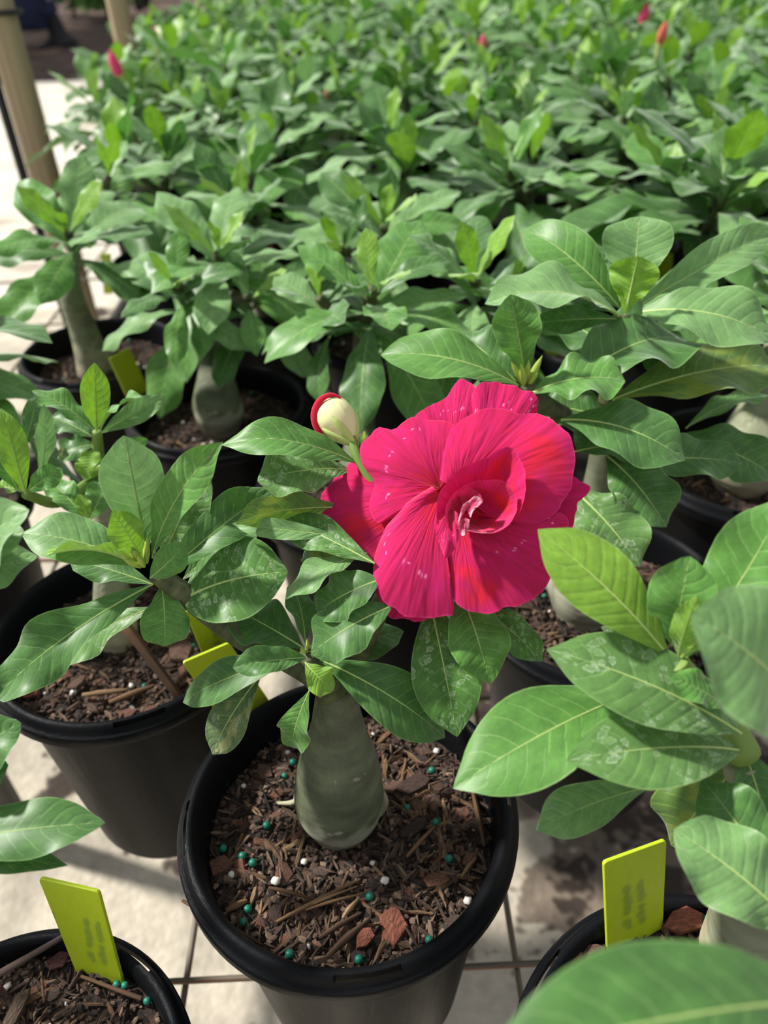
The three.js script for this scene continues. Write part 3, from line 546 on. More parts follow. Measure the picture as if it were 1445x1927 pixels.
  petal(pm, [760, 780], [[980, 900], [1120, 920], [1190, 930], [1200, 955], [1190, 1020], [1150, 1075], [1100, 1120], [1030, 1155], [960, 1165], [930, 1190], [850, 1192], [790, 1175], [745, 1150], [700, 1080], [655, 1020], [650, 960], [680, 880]], { zb: -0.004, zt: -0.004, arch: 0.1, ruffle: 0.035, seed: 7 });
  petal(pf, [800, 760], [[1020, 720], [1150, 700], [1270, 740], [1250, 840], [1190, 930], [1100, 970], [1020, 972], [950, 950], [870, 915], [835, 880], [800, 840]], { zb: -0.003, zt: -0.002, arch: 0.1, ruffle: 0.025, seed: 8 });
  petal(pm, [740, 620], [[660, 560], [680, 420], [700, 340], [740, 290], [840, 240], [930, 218], [970, 225], [1030, 245], [1120, 240], [1200, 280], [1250, 310], [1285, 370], [1300, 480], [1290, 580], [1230, 680], [1180, 740], [1100, 768], [1020, 765], [900, 740]], { zb: -0.003, zt: 0.0, arch: 0.09, ruffle: 0.035, seed: 11, nv: 60 });
  // inner cup: petals standing up round the throat
  petal(pm, [820, 720], [[650, 800], [645, 720], [655, 640], [700, 560], [760, 510], [840, 470], [900, 450], [940, 420], [990, 405], [1050, 480], [1065, 560], [1060, 650], [1020, 750]], { zb: -0.002, zt: 0.011, pow: 1.5, arch: -0.02, ruffle: 0.06, seed: 13 });
  petal(pm, [790, 740], [[700, 790], [685, 720], [700, 660], [740, 610], [800, 575], [880, 562], [955, 568], [1000, 610], [1028, 660], [1010, 740], [960, 790], [900, 812], [830, 810], [780, 800]], { zb: -0.004, zt: 0.013, pow: 1.3, arch: -0.14, ruffle: 0.05, seed: 15 });
  petal(pf, [715, 700], [[650, 740], [640, 780], [645, 830], [660, 870], [688, 932], [720, 900], [745, 850], [752, 790], [745, 720]], { zb: 0.008, zt: 0.012, arch: 0.1, ruffle: 0.12, seed: 17, nv: 24 });
  petal(pm, [775, 720], [[750, 620], [790, 598], [830, 612], [855, 640], [862, 665], [830, 690]], { zb: 0.0, zt: 0.015, pow: 1.2, arch: -0.05, ruffle: 0.12, seed: 18, nv: 24 });
  petal(innerMat, [785, 700], [[745, 770], [752, 730], [770, 680], [800, 655], [830, 640], [856, 655], [850, 678], [822, 700], [805, 740]], { zb: 0.012, zt: 0.0155, arch: 0.16, ruffle: 0.3, seed: 19, nv: 28 });
  petal(innerMat, [778, 740], [[745, 760], [752, 800], [772, 830], [795, 790], [800, 750]], { zb: 0.009, zt: 0.012, arch: 0.1, ruffle: 0.3, seed: 20, nv: 20 });
  mesh('flower_tube', sweep([FB.clone().sub(C), C.clone().addScaledVector(n, -0.026).sub(C), C.clone().addScaledVector(n, -0.006).sub(C)], [0.0035, 0.006, 0.011], 16, { steps: 6 }), pm, fl);
  // the opening bud
  const bs = at(672, 858, 0.158), b0 = at(662, 826, 0.163), b1 = at(628, 780, 0.170), b2 = at(606, 752, 0.174), ax = b2.clone().sub(b0).normalize();
  mesh('bud_stalk', sweep([FB, at(720, 930, 0.145), bs, b0].map((p) => p.clone().sub(O)), [0.003, 0.0026, 0.0022, 0.0024], 10), shootMat, t);
  const k = b2.distanceTo(b0);
  const bud = mesh('flower_bud', sweep([b0, b0.clone().lerp(b2, 0.25), b0.clone().lerp(b2, 0.5), b0.clone().lerp(b2, 0.75), b0.clone().lerp(b2, 0.95)].map((p) => p.clone().sub(O)), [k * 0.12, k * 0.28, k * 0.37, k * 0.33, k * 0.10], 24, { steps: 6, lump: 0.12, lumpScale: 80 }), creamMat, t);
  bud.userData.label = 'opening cream flower bud with a pink petal edge';
  { // pink edge of the outer petal, rolled along the left side of the bud
    const c = b0.clone().lerp(b2, 0.6), view = EYE.clone().sub(c).normalize(), ring = [[642, 748], [622, 743], [603, 753], [593, 772], [592, 793], [600, 812], [612, 823]].map(([x, y]) => onPlane(x, y, c.clone().addScaledVector(view, 0.003), view).sub(O));
    mesh('petal', sweep(ring, [0.0004, 0.0010, 0.0014, 0.0016, 0.0015, 0.0012, 0.0005], 8, { steps: 4 }), petalMats[0], bud);
  }
  for (let i = 0; i < 5; i++) {
    const a = i / 5 * 6.283, s = V(Math.cos(a), 0, Math.sin(a)); s.addScaledVector(ax, -s.dot(ax)).normalize();
    const q = (f, r) => b0.clone().addScaledVector(ax, k * f).addScaledVector(s, k * r).sub(O);
    mesh('sepal', sweep([q(-0.1, 0.04), q(0.12, 0.17), q(0.34, 0.32), q(0.46, 0.39)], [0.0009, 0.0019, 0.0014, 0.0002], 7, { steps: 3 }), sepalMat, bud);
  }
  const sb = at(684, 838, 0.160).sub(O), st = at(686, 812, 0.166).sub(O);
  mesh('flower_bud', sweep([at(676, 858, 0.157).sub(O), sb, sb.clone().lerp(st, 0.5), st], [0.0012, 0.002, 0.0022, 0.0003], 9, { steps: 4 }), budMat, t);
}

// ---------- the plant in the pot to its left
{
  taken.add('0,1');
  const t = potted('small bright young plant in the black pot left of the magenta bloom', spotOf(0, 1)), O = t.position;
  mesh('pot', potNear, potMat, t).rotation.y = 0.35;
  const soil = nearSoil(t, 2, { nChip: 80, nSplint: 50, nBead: 12, nPerl: 18, nLitter: 1500 });
  const chip = (px, py, len, wid, turn, m, g) => { const p = at(px, py, SOIL + 0.002).sub(O), c = mesh('bark_chip', g, m, soil); c.position.set(p.x, POT_H + soilHeight(p.x, p.z, 2) + 0.0034, p.z); c.rotation.set(0.1, turn, 0.12, 'YXZ'); c.scale.set(len, 0.010, wid / 0.7); };
  chip(238, 1338, 0.017, 0.010, 0.2, barkMats[2], chips[1]); chip(340, 1225, 0.020, 0.022, 0.5, barkMats[0], chips[0]); chip(130, 1100, 0.036, 0.014, 0.5, barkMats[0], chips[2]); chip(58, 1305, 0.014, 0.010, 0.4, redBark, chips[3]); chip(350, 1050, 0.024, 0.014, 0.4, barkMats[2], chips[4]);
  const stick = (x1, y1, x2, y2, r, m) => { const a = at(x1, y1, SOIL + 0.005).sub(O), b = at(x2, y2, SOIL + 0.005).sub(O); mesh('wood_splinter', sweep([a, a.clone().lerp(b, 0.5), b], [r * 0.7, r, r * 0.6], 7, { steps: 3, lump: 0.4, lumpScale: 200 }), m, soil); };
  stick(155, 1308, 240, 1298, 0.0018, splinterMats[2]); stick(205, 1322, 290, 1290, 0.0019, splinterMats[0]);
  { const a = at(232, 1172, 0.012).sub(O), b = at(336, 1310, SOIL + 0.001).sub(O); mesh('stick', sweep([a, b], [0.0034, 0.003], 8, { steps: 6, lump: 0.2, lumpScale: 90 }), splinterMats[1], t); }
  const f = at(218, 1205, SOIL), tp = at(185, 900, 0.085), q = (k, r) => [f.x + (tp.x - f.x) * k, SOIL - 0.004 + (0.085 - SOIL) * k, f.z + (tp.z - f.z) * k, r];
  caudex(t, [q(-0.03, 0.0105), q(0.08, 0.0135), q(0.25, 0.0125), q(0.5, 0.009), q(0.8, 0.006), q(1, 0.005)], caudexMats[1], 5);
  const Ra = at(183, 812, 0.115), Rb = at(118, 985, 0.085), Rc = at(165, 985, 0.085), tip = at(185, 900, 0.085);
  const br = (pts) => mesh('branch', sweep(pts.map((p) => p.clone().sub(O)), pts.map((_, i) => 0.0048 - 0.001 * i), 10), shootMat, t);
  br([tip, at(184, 855, 0.1), Ra]); br([tip, at(165, 960, 0.083), Rb]); 
  leaf(t, 'young', [182, 812, 11.6], [178, 682, 16.4], 54, { up: 0.1, fold: 0.3, wave: 0.08, a: 1.8, b: 0.65 });
  leaf(t, 'mid', [178, 812, 11.4], [60, 735, 13.6], 46, { arch: 0.1, roll: 20, fold: 0.3 });
  leaf(t, 'pale', [190, 815, 11.4], [312, 745, 13], 48, { roll: 30, fold: 0.5, wave: 0.1, arch: 0.05 });
  leaf(t, 'mid', [188, 810, 11.6], [270, 745, 14], 38, { roll: -40, wave: 0.14 });
  leaf(t, 'mature', [180, 825, 10.8], [95, 785, 11.4], 52, { arch: 0.08 });
  leaf(t, 'young', [183, 842, 10.4], [160, 905, 9.4], 46, { arch: 0.15 });
  leaf(t, 'mid', [175, 880, 10], [278, 826, 10.4], 40, { roll: 40, arch: 0.14 });
  leaf(t, 'mature', [183, 836, 10.6], [108, 862, 10], 48, { arch: 0.14 });
  leaf(t, 'mature', [190, 860, 9.6], [215, 920, 8.6], 44, {});
  leaf(t, 'mid', [165, 980, 8.6], [92, 905, 9.8], 56, { arch: 0.12 });
  leaf(t, 'mid', [170, 980, 8.6], [206, 905, 9.8], 58, { arch: 0.08 });
  leaf(t, 'young', [166, 978, 8.8], [150, 930, 10], 30, { up: 0.2 });
  leaf(t, 'young', [48, 930, 11.2], [2, 768, 15.4], 58, { up: 0.2, fold: 0.2 });
  leaf(t, 'pale', [74, 898, 10.6], [82, 760, 14.4], 36, { up: 0.2, roll: 30 });
  leaf(t, 'mid', [36, 925, 11], [-40, 800, 14], 60, { up: 0.3 });
  leaf(t, 'mid', [50, 928, 11], [118, 882, 11.6], 46, { arch: 0.15, roll: 20 });
  leaf(t, 'young', [46, 926, 11], [-30, 920, 11.4], 42, { roll: 40, arch: 0.1 });
  leaf(t, 'mature', [40, 850, 10.4], [70, 745, 12], 40, { roll: 30 });
  mesh('branch', sweep([tip, at(110, 945, 0.09), at(48, 930, 0.11)].map((p) => p.clone().sub(O)), [0.004, 0.0032, 0.0026], 8), shootMat, t);
  leaf(t, 'old', [112, 870, 10.4], [122, 842, 11], 18, { roll: 40 });
}

// ---------- tall plant behind the bloom, on the right
{
  taken.add('1,0');
  const t = potted('tall plant with two broad-leaved rosettes behind the right side of the bloom', spotOf(1, 0)), O = t.position;
  mesh('pot', potNear, potMat, t).rotation.y = 0.6;
  nearSoil(t, 3, { nChip: 70, nSplint: 50, nBead: 8, nPerl: 12, nLitter: 1300 });
  const f = at(1098, 1150, SOIL), tp = at(1148, 760, 0.105), q = (k, r) => [f.x + (tp.x - f.x) * k, SOIL - 0.004 + (0.105 - SOIL) * k, f.z + (tp.z - f.z) * k, r];
  caudex(t, [q(-0.03, 0.016), q(0.06, 0.022), q(0.18, 0.0255), q(0.32, 0.023), q(0.5, 0.014), q(0.75, 0.0085), q(1, 0.007)], caudexMats[0], 9, 48);
  const R0 = at(1175, 590, 0.160), R1 = at(990, 722, 0.138);
  const br = (pts, r) => mesh('branch', sweep(pts.map((p) => p.clone().sub(O)), r, 12, { lump: 0.08, lumpScale: 120 }), stemMat, t);
  br([tp, at(1152, 700, 0.125), at(1172, 630, 0.148), R0], [0.0072, 0.0062, 0.005, 0.004]); br([at(1138, 800, 0.095), at(1080, 790, 0.112), at(1020, 755, 0.128), R1], [0.006, 0.0052, 0.0046, 0.0036]);
  leaf(t, 'mature', [1150, 790, 11.6], [1010, 760, 12], 90, { arch: 0.06 });
  leaf(t, 'mature', [1175, 690, 13], [1060, 600, 13.4], 90, { arch: 0.06 });
  leaf(t, 'mature', [1185, 640, 14], [1310, 720, 12], 92, { arch: 0.1 });
  leaf(t, 'mature', [1150, 800, 10.4], [1085, 850, 9.4], 70, { arch: 0.1 });
  leaf(t, 'pale', [1188, 578, 16.2], [1204, 402, 20.6], 132, { up: 0.1, arch: -0.04, fold: 0.3, a: 2.2, b: 0.6, tipBend: -0.12, wave: 0.05 });
  leaf(t, 'mature', [1160, 588, 15.8], [1030, 540, 16.4], 66, { arch: 0.06 });
  leaf(t, 'mid', [1170, 584, 16], [984, 424, 19.6], 96, { arch: 0.14, up: 0.35, fold: 0.35, wave: 0.04, tipBend: -0.08 });
  leaf(t, 'pale', [1188, 584, 16], [1462, 432, 19], 84, { arch: 0.06, fold: 0.45, roll: 18, wave: 0.08, waves: 2 });
  leaf(t, 'pale', [1188, 590, 15.4], [1330, 520, 16], 66, { arch: 0.06 });
  leaf(t, 'mature', [1164, 600, 15.8], [1000, 610, 15.4], 52, { arch: 0.08, roll: -20 });
  leaf(t, 'pale', [1166, 594, 16], [912, 572, 17], 78, { arch: 0.14, fold: 0.35, wave: 0.08, roll: 24, waves: 2.4 });
  leaf(t, 'pale', [1190, 590, 15.8], [1462, 640, 15.4], 104, { arch: 0.16, fold: 0.2, wave: 0.09, waves: 2.2 });
  leaf(t, 'young', [1176, 592, 16.4], [1200, 482, 19.4], 96, { roll: 180, up: 0.1, arch: -0.02, fold: 0.3, a: 2.0, b: 0.6 });
  leaf(t, 'young', [1174, 588, 16.4], [1168, 555, 18], 12, { up: 0.2, rib: false });
  leaf(t, 'mature', [1060, 735, 13.4], [1290, 640, 14.2], 148, { arch: 0.16, fold: 0.3, roll: -6, a: 1.5, b: 0.65 });
  leaf(t, 'mature', [970, 718, 13.6], [862, 628, 15], 86, { arch: 0.1, up: 0.4 });
  leaf(t, 'mid', [975, 725, 13.8], [716, 668, 15], 92, { arch: 0.14, fold: 0.3, wave: 0.06, waves: 2.2 });
  leaf(t, 'mid', [990, 712, 14], [962, 560, 18.6], 92, { up: 0.15, arch: 0.0, fold: 0.35, a: 1.9, b: 0.6, tipBend: -0.08 });
  leaf(t, 'mid', [1000, 740, 13.6], [1176, 716, 14.4], 80, { arch: 0.12, fold: 0.2, roll: -16, a: 1.6, b: 0.6 });
  leaf(t, 'mature', [990, 750, 13], [880, 730, 12.4], 60, {});
  budCluster(t, R1.clone().sub(O), V(0, 1, 0.1), 6, 0.014, budMat, mulberry(12));
  budCluster(t, at(1174, 574, 0.166).sub(O), V(0, 1, 0.1), 3, 0.006, budMat, mulberry(13));
  leaf(t, 'yellow', [1152, 752, 12], [1470, 690, 12.6], 118, { arch: 0.1, fold: 0.25 });
  leaf(t, 'mid', [1290, 806, 9.6], [1450, 745, 10], 46, { roll: -20, rib: true });
  leaf(t, 'mature', [1080, 850, 10], [1240, 832, 10], 74, { arch: 0.06 });
  leaf(t, 'mature', [1165, 872, 9.2], [1398, 872, 8.8], 84, { arch: 0.08 });
  leaf(t, 'mature', [1270, 820, 8.8], [1462, 900, 7.6], 92, { arch: 0.12 });
  leaf(t, 'mature', [1056, 790, 12.2], [1290, 866, 11.4], 112, { arch: 0.14, fold: 0.12, wave: 0.06, roll: -8 });
  leaf(t, 'mature', [1140, 856, 9.6], [1254, 992, 7.4], 116, { arch: 0.12, fold: 0.15 });
  leaf(t, 'spot2', [1070, 915, 8.6], [1205, 1066, 6.4], 118, { arch: 0.1, fold: 0.15 });
}

// ---------- plant on the right in front
{
  taken.add('0,-1');
  const t = potted('near plant on the right with big pale leaves over a cut-off black pot', spotOf(0, -1)), O = t.position;
  mesh('pot', potNear, potMat, t).rotation.y = 0.9;
  const soil = nearSoil(t, 4, { nChip: 80, nSplint: 50, nBead: 10, nPerl: 14, nLitter: 1800 }), UP = 0.015; soil.position.y = UP; soil.scale.set(1.02, 1, 1.02);
  const chip = (px, py, len, hgt, wid, turn, m, g) => { const p = at(px, py, SOIL + UP + 0.004).sub(O), c = mesh('bark_chip', g, m, soil); c.position.set(p.x, POT_H + soilHeight(p.x, p.z, 4) + 0.005, p.z); c.rotation.set(0.2, turn, 0.3, 'YXZ'); c.scale.set(len, hgt, wid / 0.7); };
  chip(1080, 1815, 0.016, 0.022, 0.014, 0.9, redBark, chips[0]); chip(1290, 1745, 0.022, 0.02, 0.012, 0.2, redBark, chips[3]); chip(1120, 1800, 0.012, 0.015, 0.01, 0.2, barkMats[0], chips[2]); chip(1340, 1768, 0.018, 0.014, 0.012, 0.5, barkMats[2], chips[5]);
  for (const [x, y] of [[1344, 1714], [1322, 1734], [1367, 1738], [1373, 1772]]) { const p = at(x, y, SOIL + UP + 0.006).sub(O), o = mesh('fertilizer_bead', beadGeo, beadMat, soil); o.position.copy(p).add(V(0, -UP, 0)); o.scale.setScalar(0.0019); }
  const f = at(1440, 1900, SOIL), tp = at(1400, 1420, 0.1), q = (k, r) => [f.x + (tp.x - f.x) * k, SOIL - 0.004 + (0.1 - SOIL) * k, f.z + (tp.z - f.z) * k, r];
  caudex(t, [q(-0.03, 0.016), q(0.08, 0.021), q(0.25, 0.022), q(0.5, 0.014), q(0.8, 0.008), q(1, 0.0062)], caudexMats[1], 11);
  const br = (pts, r) => mesh('branch', sweep(pts.map((p) => p.clone().sub(O)), r, 12), shootMat, t);
  br([tp, at(1350, 1330, 0.118), at(1290, 1270, 0.132), at(1272, 1245, 0.137)], [0.006, 0.005, 0.0045, 0.004]);
  leaf(t, 'yellow', [1400, 1430, 9.6], [1262, 1590, 5.4], 150, { arch: 0.1, fold: 0.15 });
  leaf(t, 'pale', [1230, 1480, 8.4], [1008, 1562, 8], 92, { arch: 0.14, fold: 0.2, a: 1.8, wave: 0.07 });
  leaf(t, 'mid', [1215, 1300, 11.4], [852, 1484, 10.4], 168, { arch: 0.12, fold: 0.2, wave: 0.06, waves: 1.6 });
  leaf(t, 'spot2', [1235, 1245, 12.6], [1130, 1180, 14], 60, { arch: 0.1 });
  leaf(t, 'spot2', [1395, 1380, 11.8], [1028, 1222, 14], 150, { arch: 0.1, fold: 0.15, a: 1.25, wave: 0.02 });
  leaf(t, 'spot2', [1395, 1412, 10.6], [1065, 1432, 12], 150, { arch: 0.1, fold: 0.2, a: 1.3, wave: 0.03 });
  leaf(t, 'mid', [1364, 1330, 12.6], [1260, 1276, 13.8], 62, { arch: 0.1, fold: 0.3, b: 0.6 });
  leaf(t, 'mid', [1264, 1215, 13.8], [1296, 1056, 17.4], 124, { up: 0.1, fold: 0.3, a: 1.9, b: 0.6, tipBend: -0.08, veinGain: 2 });
  leaf(t, 'young', [1262, 1240, 13.6], [1012, 996, 17.2], 132, { up: 0.35, arch: 0.12, fold: 0.2, wave: 0.03, a: 1.55 });
  leaf(t, 'mid', [1282, 1240, 13.6], [1480, 930, 18.6], 152, { up: 0.3, arch: 0.06, fold: 0.3, side: 0.04 });
  leaf(t, 'young', [1276, 1236, 13.8], [1312, 1120, 17], 58, { up: 0.1, roll: 170, fold: 0.3 });
  leaf(t, 'young', [1282, 1240, 13.8], [1330, 1160, 15.6], 26, { up: 0.2, roll: 40 });
  leaf(t, 'pale', [1500, 1340, 16], [1300, 1156, 19.4], 250, { arch: 0.1, fold: 0.2, a: 1.2, b: 0.6, wave: 0.04 });
  leaf(t, 'mature', [1395, 1400, 10.2], [1452, 1600, 7.6], 118, { arch: 0.1 });
  leaf(t, 'mature', [1475, 1690, 9], [1322, 1468, 10.4], 124, { arch: 0.1, fold: 0.2, b: 0.6 });
  leaf(t, 'pale', [1500, 1750, 8.8], [1268, 1560, 10.4], 158, { arch: 0.12, fold: 0.2, b: 0.6 });
  leaf(t, 'mature', [1410, 1430, 9], [1290, 1440, 8.4], 100, {});
}

// ---------- plants whose pots stand just outside the frame and lean in
{
  const t = potted('nearest plant at the bottom right, only one large blurred leaf in view', spotOf(0, -2).add(V(-0.02, 0, 0.0))), O = t.position;
  mesh('pot', potNear, potMat, t); mesh('soil', soilGeometry(12, 40, 8), soilMat, t);
  caudex(t, [[O.x, SOIL - 0.004, O.z, 0.018], [O.x, SOIL + 0.02, O.z, 0.022], [O.x - 0.01, 0.04, O.z - 0.01, 0.014], [O.x - 0.02, 0.09, O.z - 0.03, 0.008]], caudexMats[0], 4);
  const b = at(1560, 1850, 0.155);
  mesh('branch', sweep([V(-0.02, POT_H + 0.09, -0.03), b.clone().sub(O).add(V(0.015, -0.02, 0.02)), b.clone().sub(O)], [0.007, 0.005, 0.003], 10), shootMat, t);
  leaf(t, 'mature', [1570, 1890, 15.5], [900, 2000, 17.4], 255, { arch: 0.14, fold: 0.12, wave: 0.03, a: 1.3 });
  leaf(t, 'mid', [1570, 1850, 15.5], [1760, 1640, 17], 220, { arch: 0.1 }); leaf(t, 'mid', [1580, 1860, 15.5], [1740, 2050, 15], 220, { arch: 0.1 });
}
{
  const t = potted('plant at the left edge with blurred leaves reaching into the frame', spotOf(-1, 1).add(V(-0.012, 0, 0))), O = t.position;
  mesh('pot', potNear, potMat, t); mesh('soil', soilGeometry(12, 40, 9), soilMat, t);
  caudex(t, [[O.x, SOIL - 0.004, O.z, 0.018], [O.x, SOIL + 0.02, O.z, 0.022], [O.x, 0.04, O.z, 0.014], [O.x + 0.01, 0.09, O.z, 0.008]], caudexMats[0], 14);
  const a = at(-110, 1120, 0.15), c = at(-150, 1600, 0.08);
  mesh('branch', sweep([V(0.01, POT_H + 0.09, 0), V(0.02, POT_H + 0.11, 0), a.clone().sub(O)], [0.007, 0.005, 0.003], 10), shootMat, t);
  mesh('branch', sweep([V(0.0, POT_H + 0.06, 0), V(0.02, POT_H + 0.07, 0.01), c.clone().sub(O)], [0.007, 0.005, 0.003], 10), shootMat, t);
  leaf(t, 'pale', [-110, 1120, 15], [55, 960, 18.6], 130, { arch: 0.1, b: 0.6 });
  leaf(t, 'pale', [-110, 1120, 15], [72, 1046, 16], 82, { arch: 0.1 });
  leaf(t, 'pale', [-100, 1100, 15], [46, 1000, 17.5], 110, { arch: 0.1, b: 0.6 });
  leaf(t, 'mature', [-130, 1480, 10], [40, 1360, 11], 110, { arch: 0.1, b: 0.6 });
  leaf(t, 'mature', [-130, 1500, 9.4], [16, 1440, 10], 90, { arch: 0.1, b: 0.6 });
  leaf(t, 'mature', [-150, 1600, 8], [198, 1548, 9], 106, { arch: 0.08, fold: 0.15, wave: 0.07, b: 0.7 });
  leaf(t, 'mature', [-150, 1605, 7.6], [128, 1628, 8], 56, { arch: 0.05 });
}
{
  taken.add('-1,0');
  const K = 0.9, Y9 = -0.0295;      // a slightly smaller pot
  const t = potted('bottom left pot of dark soil with a green name tag stuck in it', V(-0.94 * D, BENCH, -0.57 * D)), O = t.position, loc = (x, y, h) => at(x, y, Y9 + h).sub(O).add(V(0, -0.0117, 0)).divideScalar(K);
  const pot = mesh('pot', potNear, potMat, t); pot.rotation.y = -0.55; pot.scale.setScalar(K);
  const soil = nearSoil(t, 5, { nChip: 70, nSplint: 60, nBead: 4, nPerl: 10, nLitter: 2200 }); soil.scale.set(K * 1.02, K, K * 1.02); soil.position.y = 0.0117;
  caudex(t, [[O.x, Y9 - 0.004, O.z, 0.014], [O.x, Y9 + 0.02, O.z, 0.018], [O.x, 0.02, O.z, 0.012], [O.x, 0.05, O.z, 0.007]], caudexMats[0], 15);
  for (let i = 0; i < 4; i++) leaf(t, 'mature', [-100, 2120, 4.6], [-100 + 220 * Math.cos(i * 1.1 + 1.9), 2120 + 180 * Math.sin(i * 1.1 + 1.9), 5.4], 100, {});
  mesh('stick', sweep([loc(-10, 1842, 0.006), loc(118, 1768, 0.012)], [0.0017, 0.0014], 8, { steps: 6, lump: 0.2, lumpScale: 120 }), bark(128, 106, 98), soil);
  mesh('wood_splinter', sweep([loc(150, 1842, 0.006), loc(262, 1884, 0.005)], [0.0008, 0.0012], 8, { steps: 6, lump: 0.2, lumpScale: 120 }), splinterMats[1], soil);
  { const c = mesh('bark_chip', chips[1], bark(110, 66, 62), soil); c.position.copy(loc(108, 1812, 0.004)); c.rotation.set(0.35, 0.5, 0.1, 'YXZ'); c.scale.set(0.016, 0.004, 0.013); }
  { const c = mesh('bark_chip', chips[6], bark(112, 92, 74), soil); c.position.copy(loc(30, 1905, 0.005)); c.rotation.set(0.2, 1.3, 0.1, 'YXZ'); c.scale.set(0.02, 0.012, 0.013); }
  for (const [x, y] of [[216, 1857], [231, 1859], [272, 1888]]) { const o = mesh('fertilizer_bead', beadGeo, beadMat, soil); o.position.copy(loc(x, y, 0.005)); o.scale.setScalar(0.0018); }
}

// ---------- plants of the middle distance, each with its own shoots; [pot cell, label, trunk lean, shoots [px, py, cm, leaves, size, tilt]]
const middle = [
  [[1, 1], 'plant behind the cream bud with drooping leaves and a dark slim trunk', 0.0175, [[700, 545, 13.5, 15, 0.088], [600, 560, 12, 12, 0.075]], V(-0.012, 0, 0)],
  [[2, 1], 'plant above the bloom with broad upturned sunlit leaves', 0.02, [[892, 528, 12.5, 16, 0.1], [980, 560, 11, 10, 0.075]], V(-0.036, 0, 0)],
  [[1, 2], 'plant with a rounded swollen base beside the upright yellow tag', 0.021, [[412, 478, 12.5, 16, 0.098], [330, 540, 11, 12, 0.08], [470, 560, 9.5, 9, 0.07]], V(0, 0, 0)],
  [[1, 3], 'outermost plant with a pale straight trunk in front of the nearest post', 0.02, [[128, 438, 13, 15, 0.092], [205, 330, 14.5, 12, 0.08]], V(0, 0, 0)],
  [[2, 2], 'upright plant with a cup of bright leaves behind the broad-leaved one', 0.02, [[722, 428, 12, 17, 0.1], [640, 470, 11, 10, 0.08]], V(0, 0, 0)],
  [[2, 0], 'plant with a pale wrinkled swollen base at the right edge', 0.027, [[1500, 520, 14, 14, 0.09]], V(-0.01, 0, 0)],
];
let seed = 100;
for (const [[m, n], label, r, shoots, shift] of middle) {
  taken.add(m + ',' + n); seed++;
  const rnd = mulberry(seed), t = potted(label, spotOf(m, n).add(shift)), O = t.position;
  mesh('pot', potNear, potMat, t).rotation.y = rnd() * 6;
  nearSoil(t, seed, { nChip: 40, nSplint: 25, nBead: 4, nPerl: 10, nLitter: 500 });
  const top = at(shoots[0][0], shoots[0][1], shoots[0][2] / 100 - 0.05), x = O.x, z = O.z, lx = (top.x - x) * 0.5, lz = (top.z - z) * 0.5;
  const pale = (m === 1 && n === 3) || m === 2 && n === 0;
  const H = shoots[0][2] / 100 - 0.045;
  caudex(t, m === 1 && n === 3
    ? [[x - 0.01, SOIL - 0.004, z, 0.019], [x - 0.01, SOIL + 0.012, z, 0.018], [x - 0.012, 0.02, z, 0.0135], [x - 0.014, 0.06, z, 0.0115], [x + lx, H, z + lz, 0.0075]]
    : [[x, SOIL - 0.004, z, r * 0.72], [x, SOIL + 0.012, z, r * 0.98], [x, SOIL + 0.03, z, r], [x + lx * 0.3, 0.03, z + lz * 0.3, r * 0.6], [x + lx, H, z + lz, 0.0075]], caudexMats[pale ? 1 : 0], seed);
  for (const [px, py, h, nl, size] of shoots) {
    const c = at(px, py, h / 100), base = V(x + lx, RIM + H, z + lz);
    mesh('branch', sweep([base, base.clone().lerp(c, 0.5).add(V(0, -0.006, 0)), c].map((p) => p.clone().sub(O)), [0.0075, 0.006, 0.004], 10), stemMat, t);
    const axis = c.clone().sub(base).normalize().multiplyScalar(0.5).add(V(0, 1, 0)).normalize();
    rosette(t, c.clone().sub(O), axis, nl, size, rnd, unitMid, { shootLen: 0.035 });
  }
}

// ---------- the rest of the rows
function makePlant(rnd, geos, nShoots, size, perShoot) {
  const t = new THREE.Group();
  mesh('pot', potFar, potMat, t); mesh('soil', soilGeometry(6, 24, Math.floor(rnd() * 50)), soilMat, t);
  const lx = (rnd() - 0.5) * 0.02, lz = (rnd() - 0.5) * 0.02, H = 0.06 + 0.03 * rnd(), r = 0.016 + 0.007 * rnd(), y = POT_H;
  mesh('caudex', sweep([V(0, y + SOIL - 0.004, 0), V(0, y + SOIL + 0.025, 0), V(lx * 0.4, y + 0.03, lz * 0.4), V(lx, y + H, lz)], [r * 0.8, r, r * 0.6, 0.007], 12, { steps: 4, lump: 0.1, seed: rnd() * 9 }), caudexMats[rnd() < 0.4 ? 1 : 0], t);
  for (let s = 0; s < nShoots; s++) {
    const a = s / nShoots * 6.283 + rnd() * 1.5, o = s === 0 ? 0.012 : 0.03 + 0.03 * rnd(), c = V(lx + Math.cos(a) * o, y + 0.105 + 0.05 * rnd() - (s ? 0.02 : 0), lz + Math.sin(a) * o);
    mesh('branch', sweep([V(lx, y + H, lz), c], [0.0062, 0.004], 8, { steps: 3 }), stemMat, t);
    rosette(t, c, V(Math.cos(a) * o * 6, 1, Math.sin(a) * o * 6).normalize(), perShoot, size * (0.9 + 0.25 * rnd()), rnd, geos, { shootLen: 0.04 });
    t.userData.tip = c;
  }
  return t;
}
const fr = mulberry(4242);
const protoMid = Array.from({ length: 6 }, (_, i) => makePlant(fr, unitMid, 2 + i % 2, 0.116, 14)), protoFar = Array.from({ length: 6 }, (_, i) => makePlant(fr, unitFar, 2 + i % 2, 0.124, 13));
const cells = [];
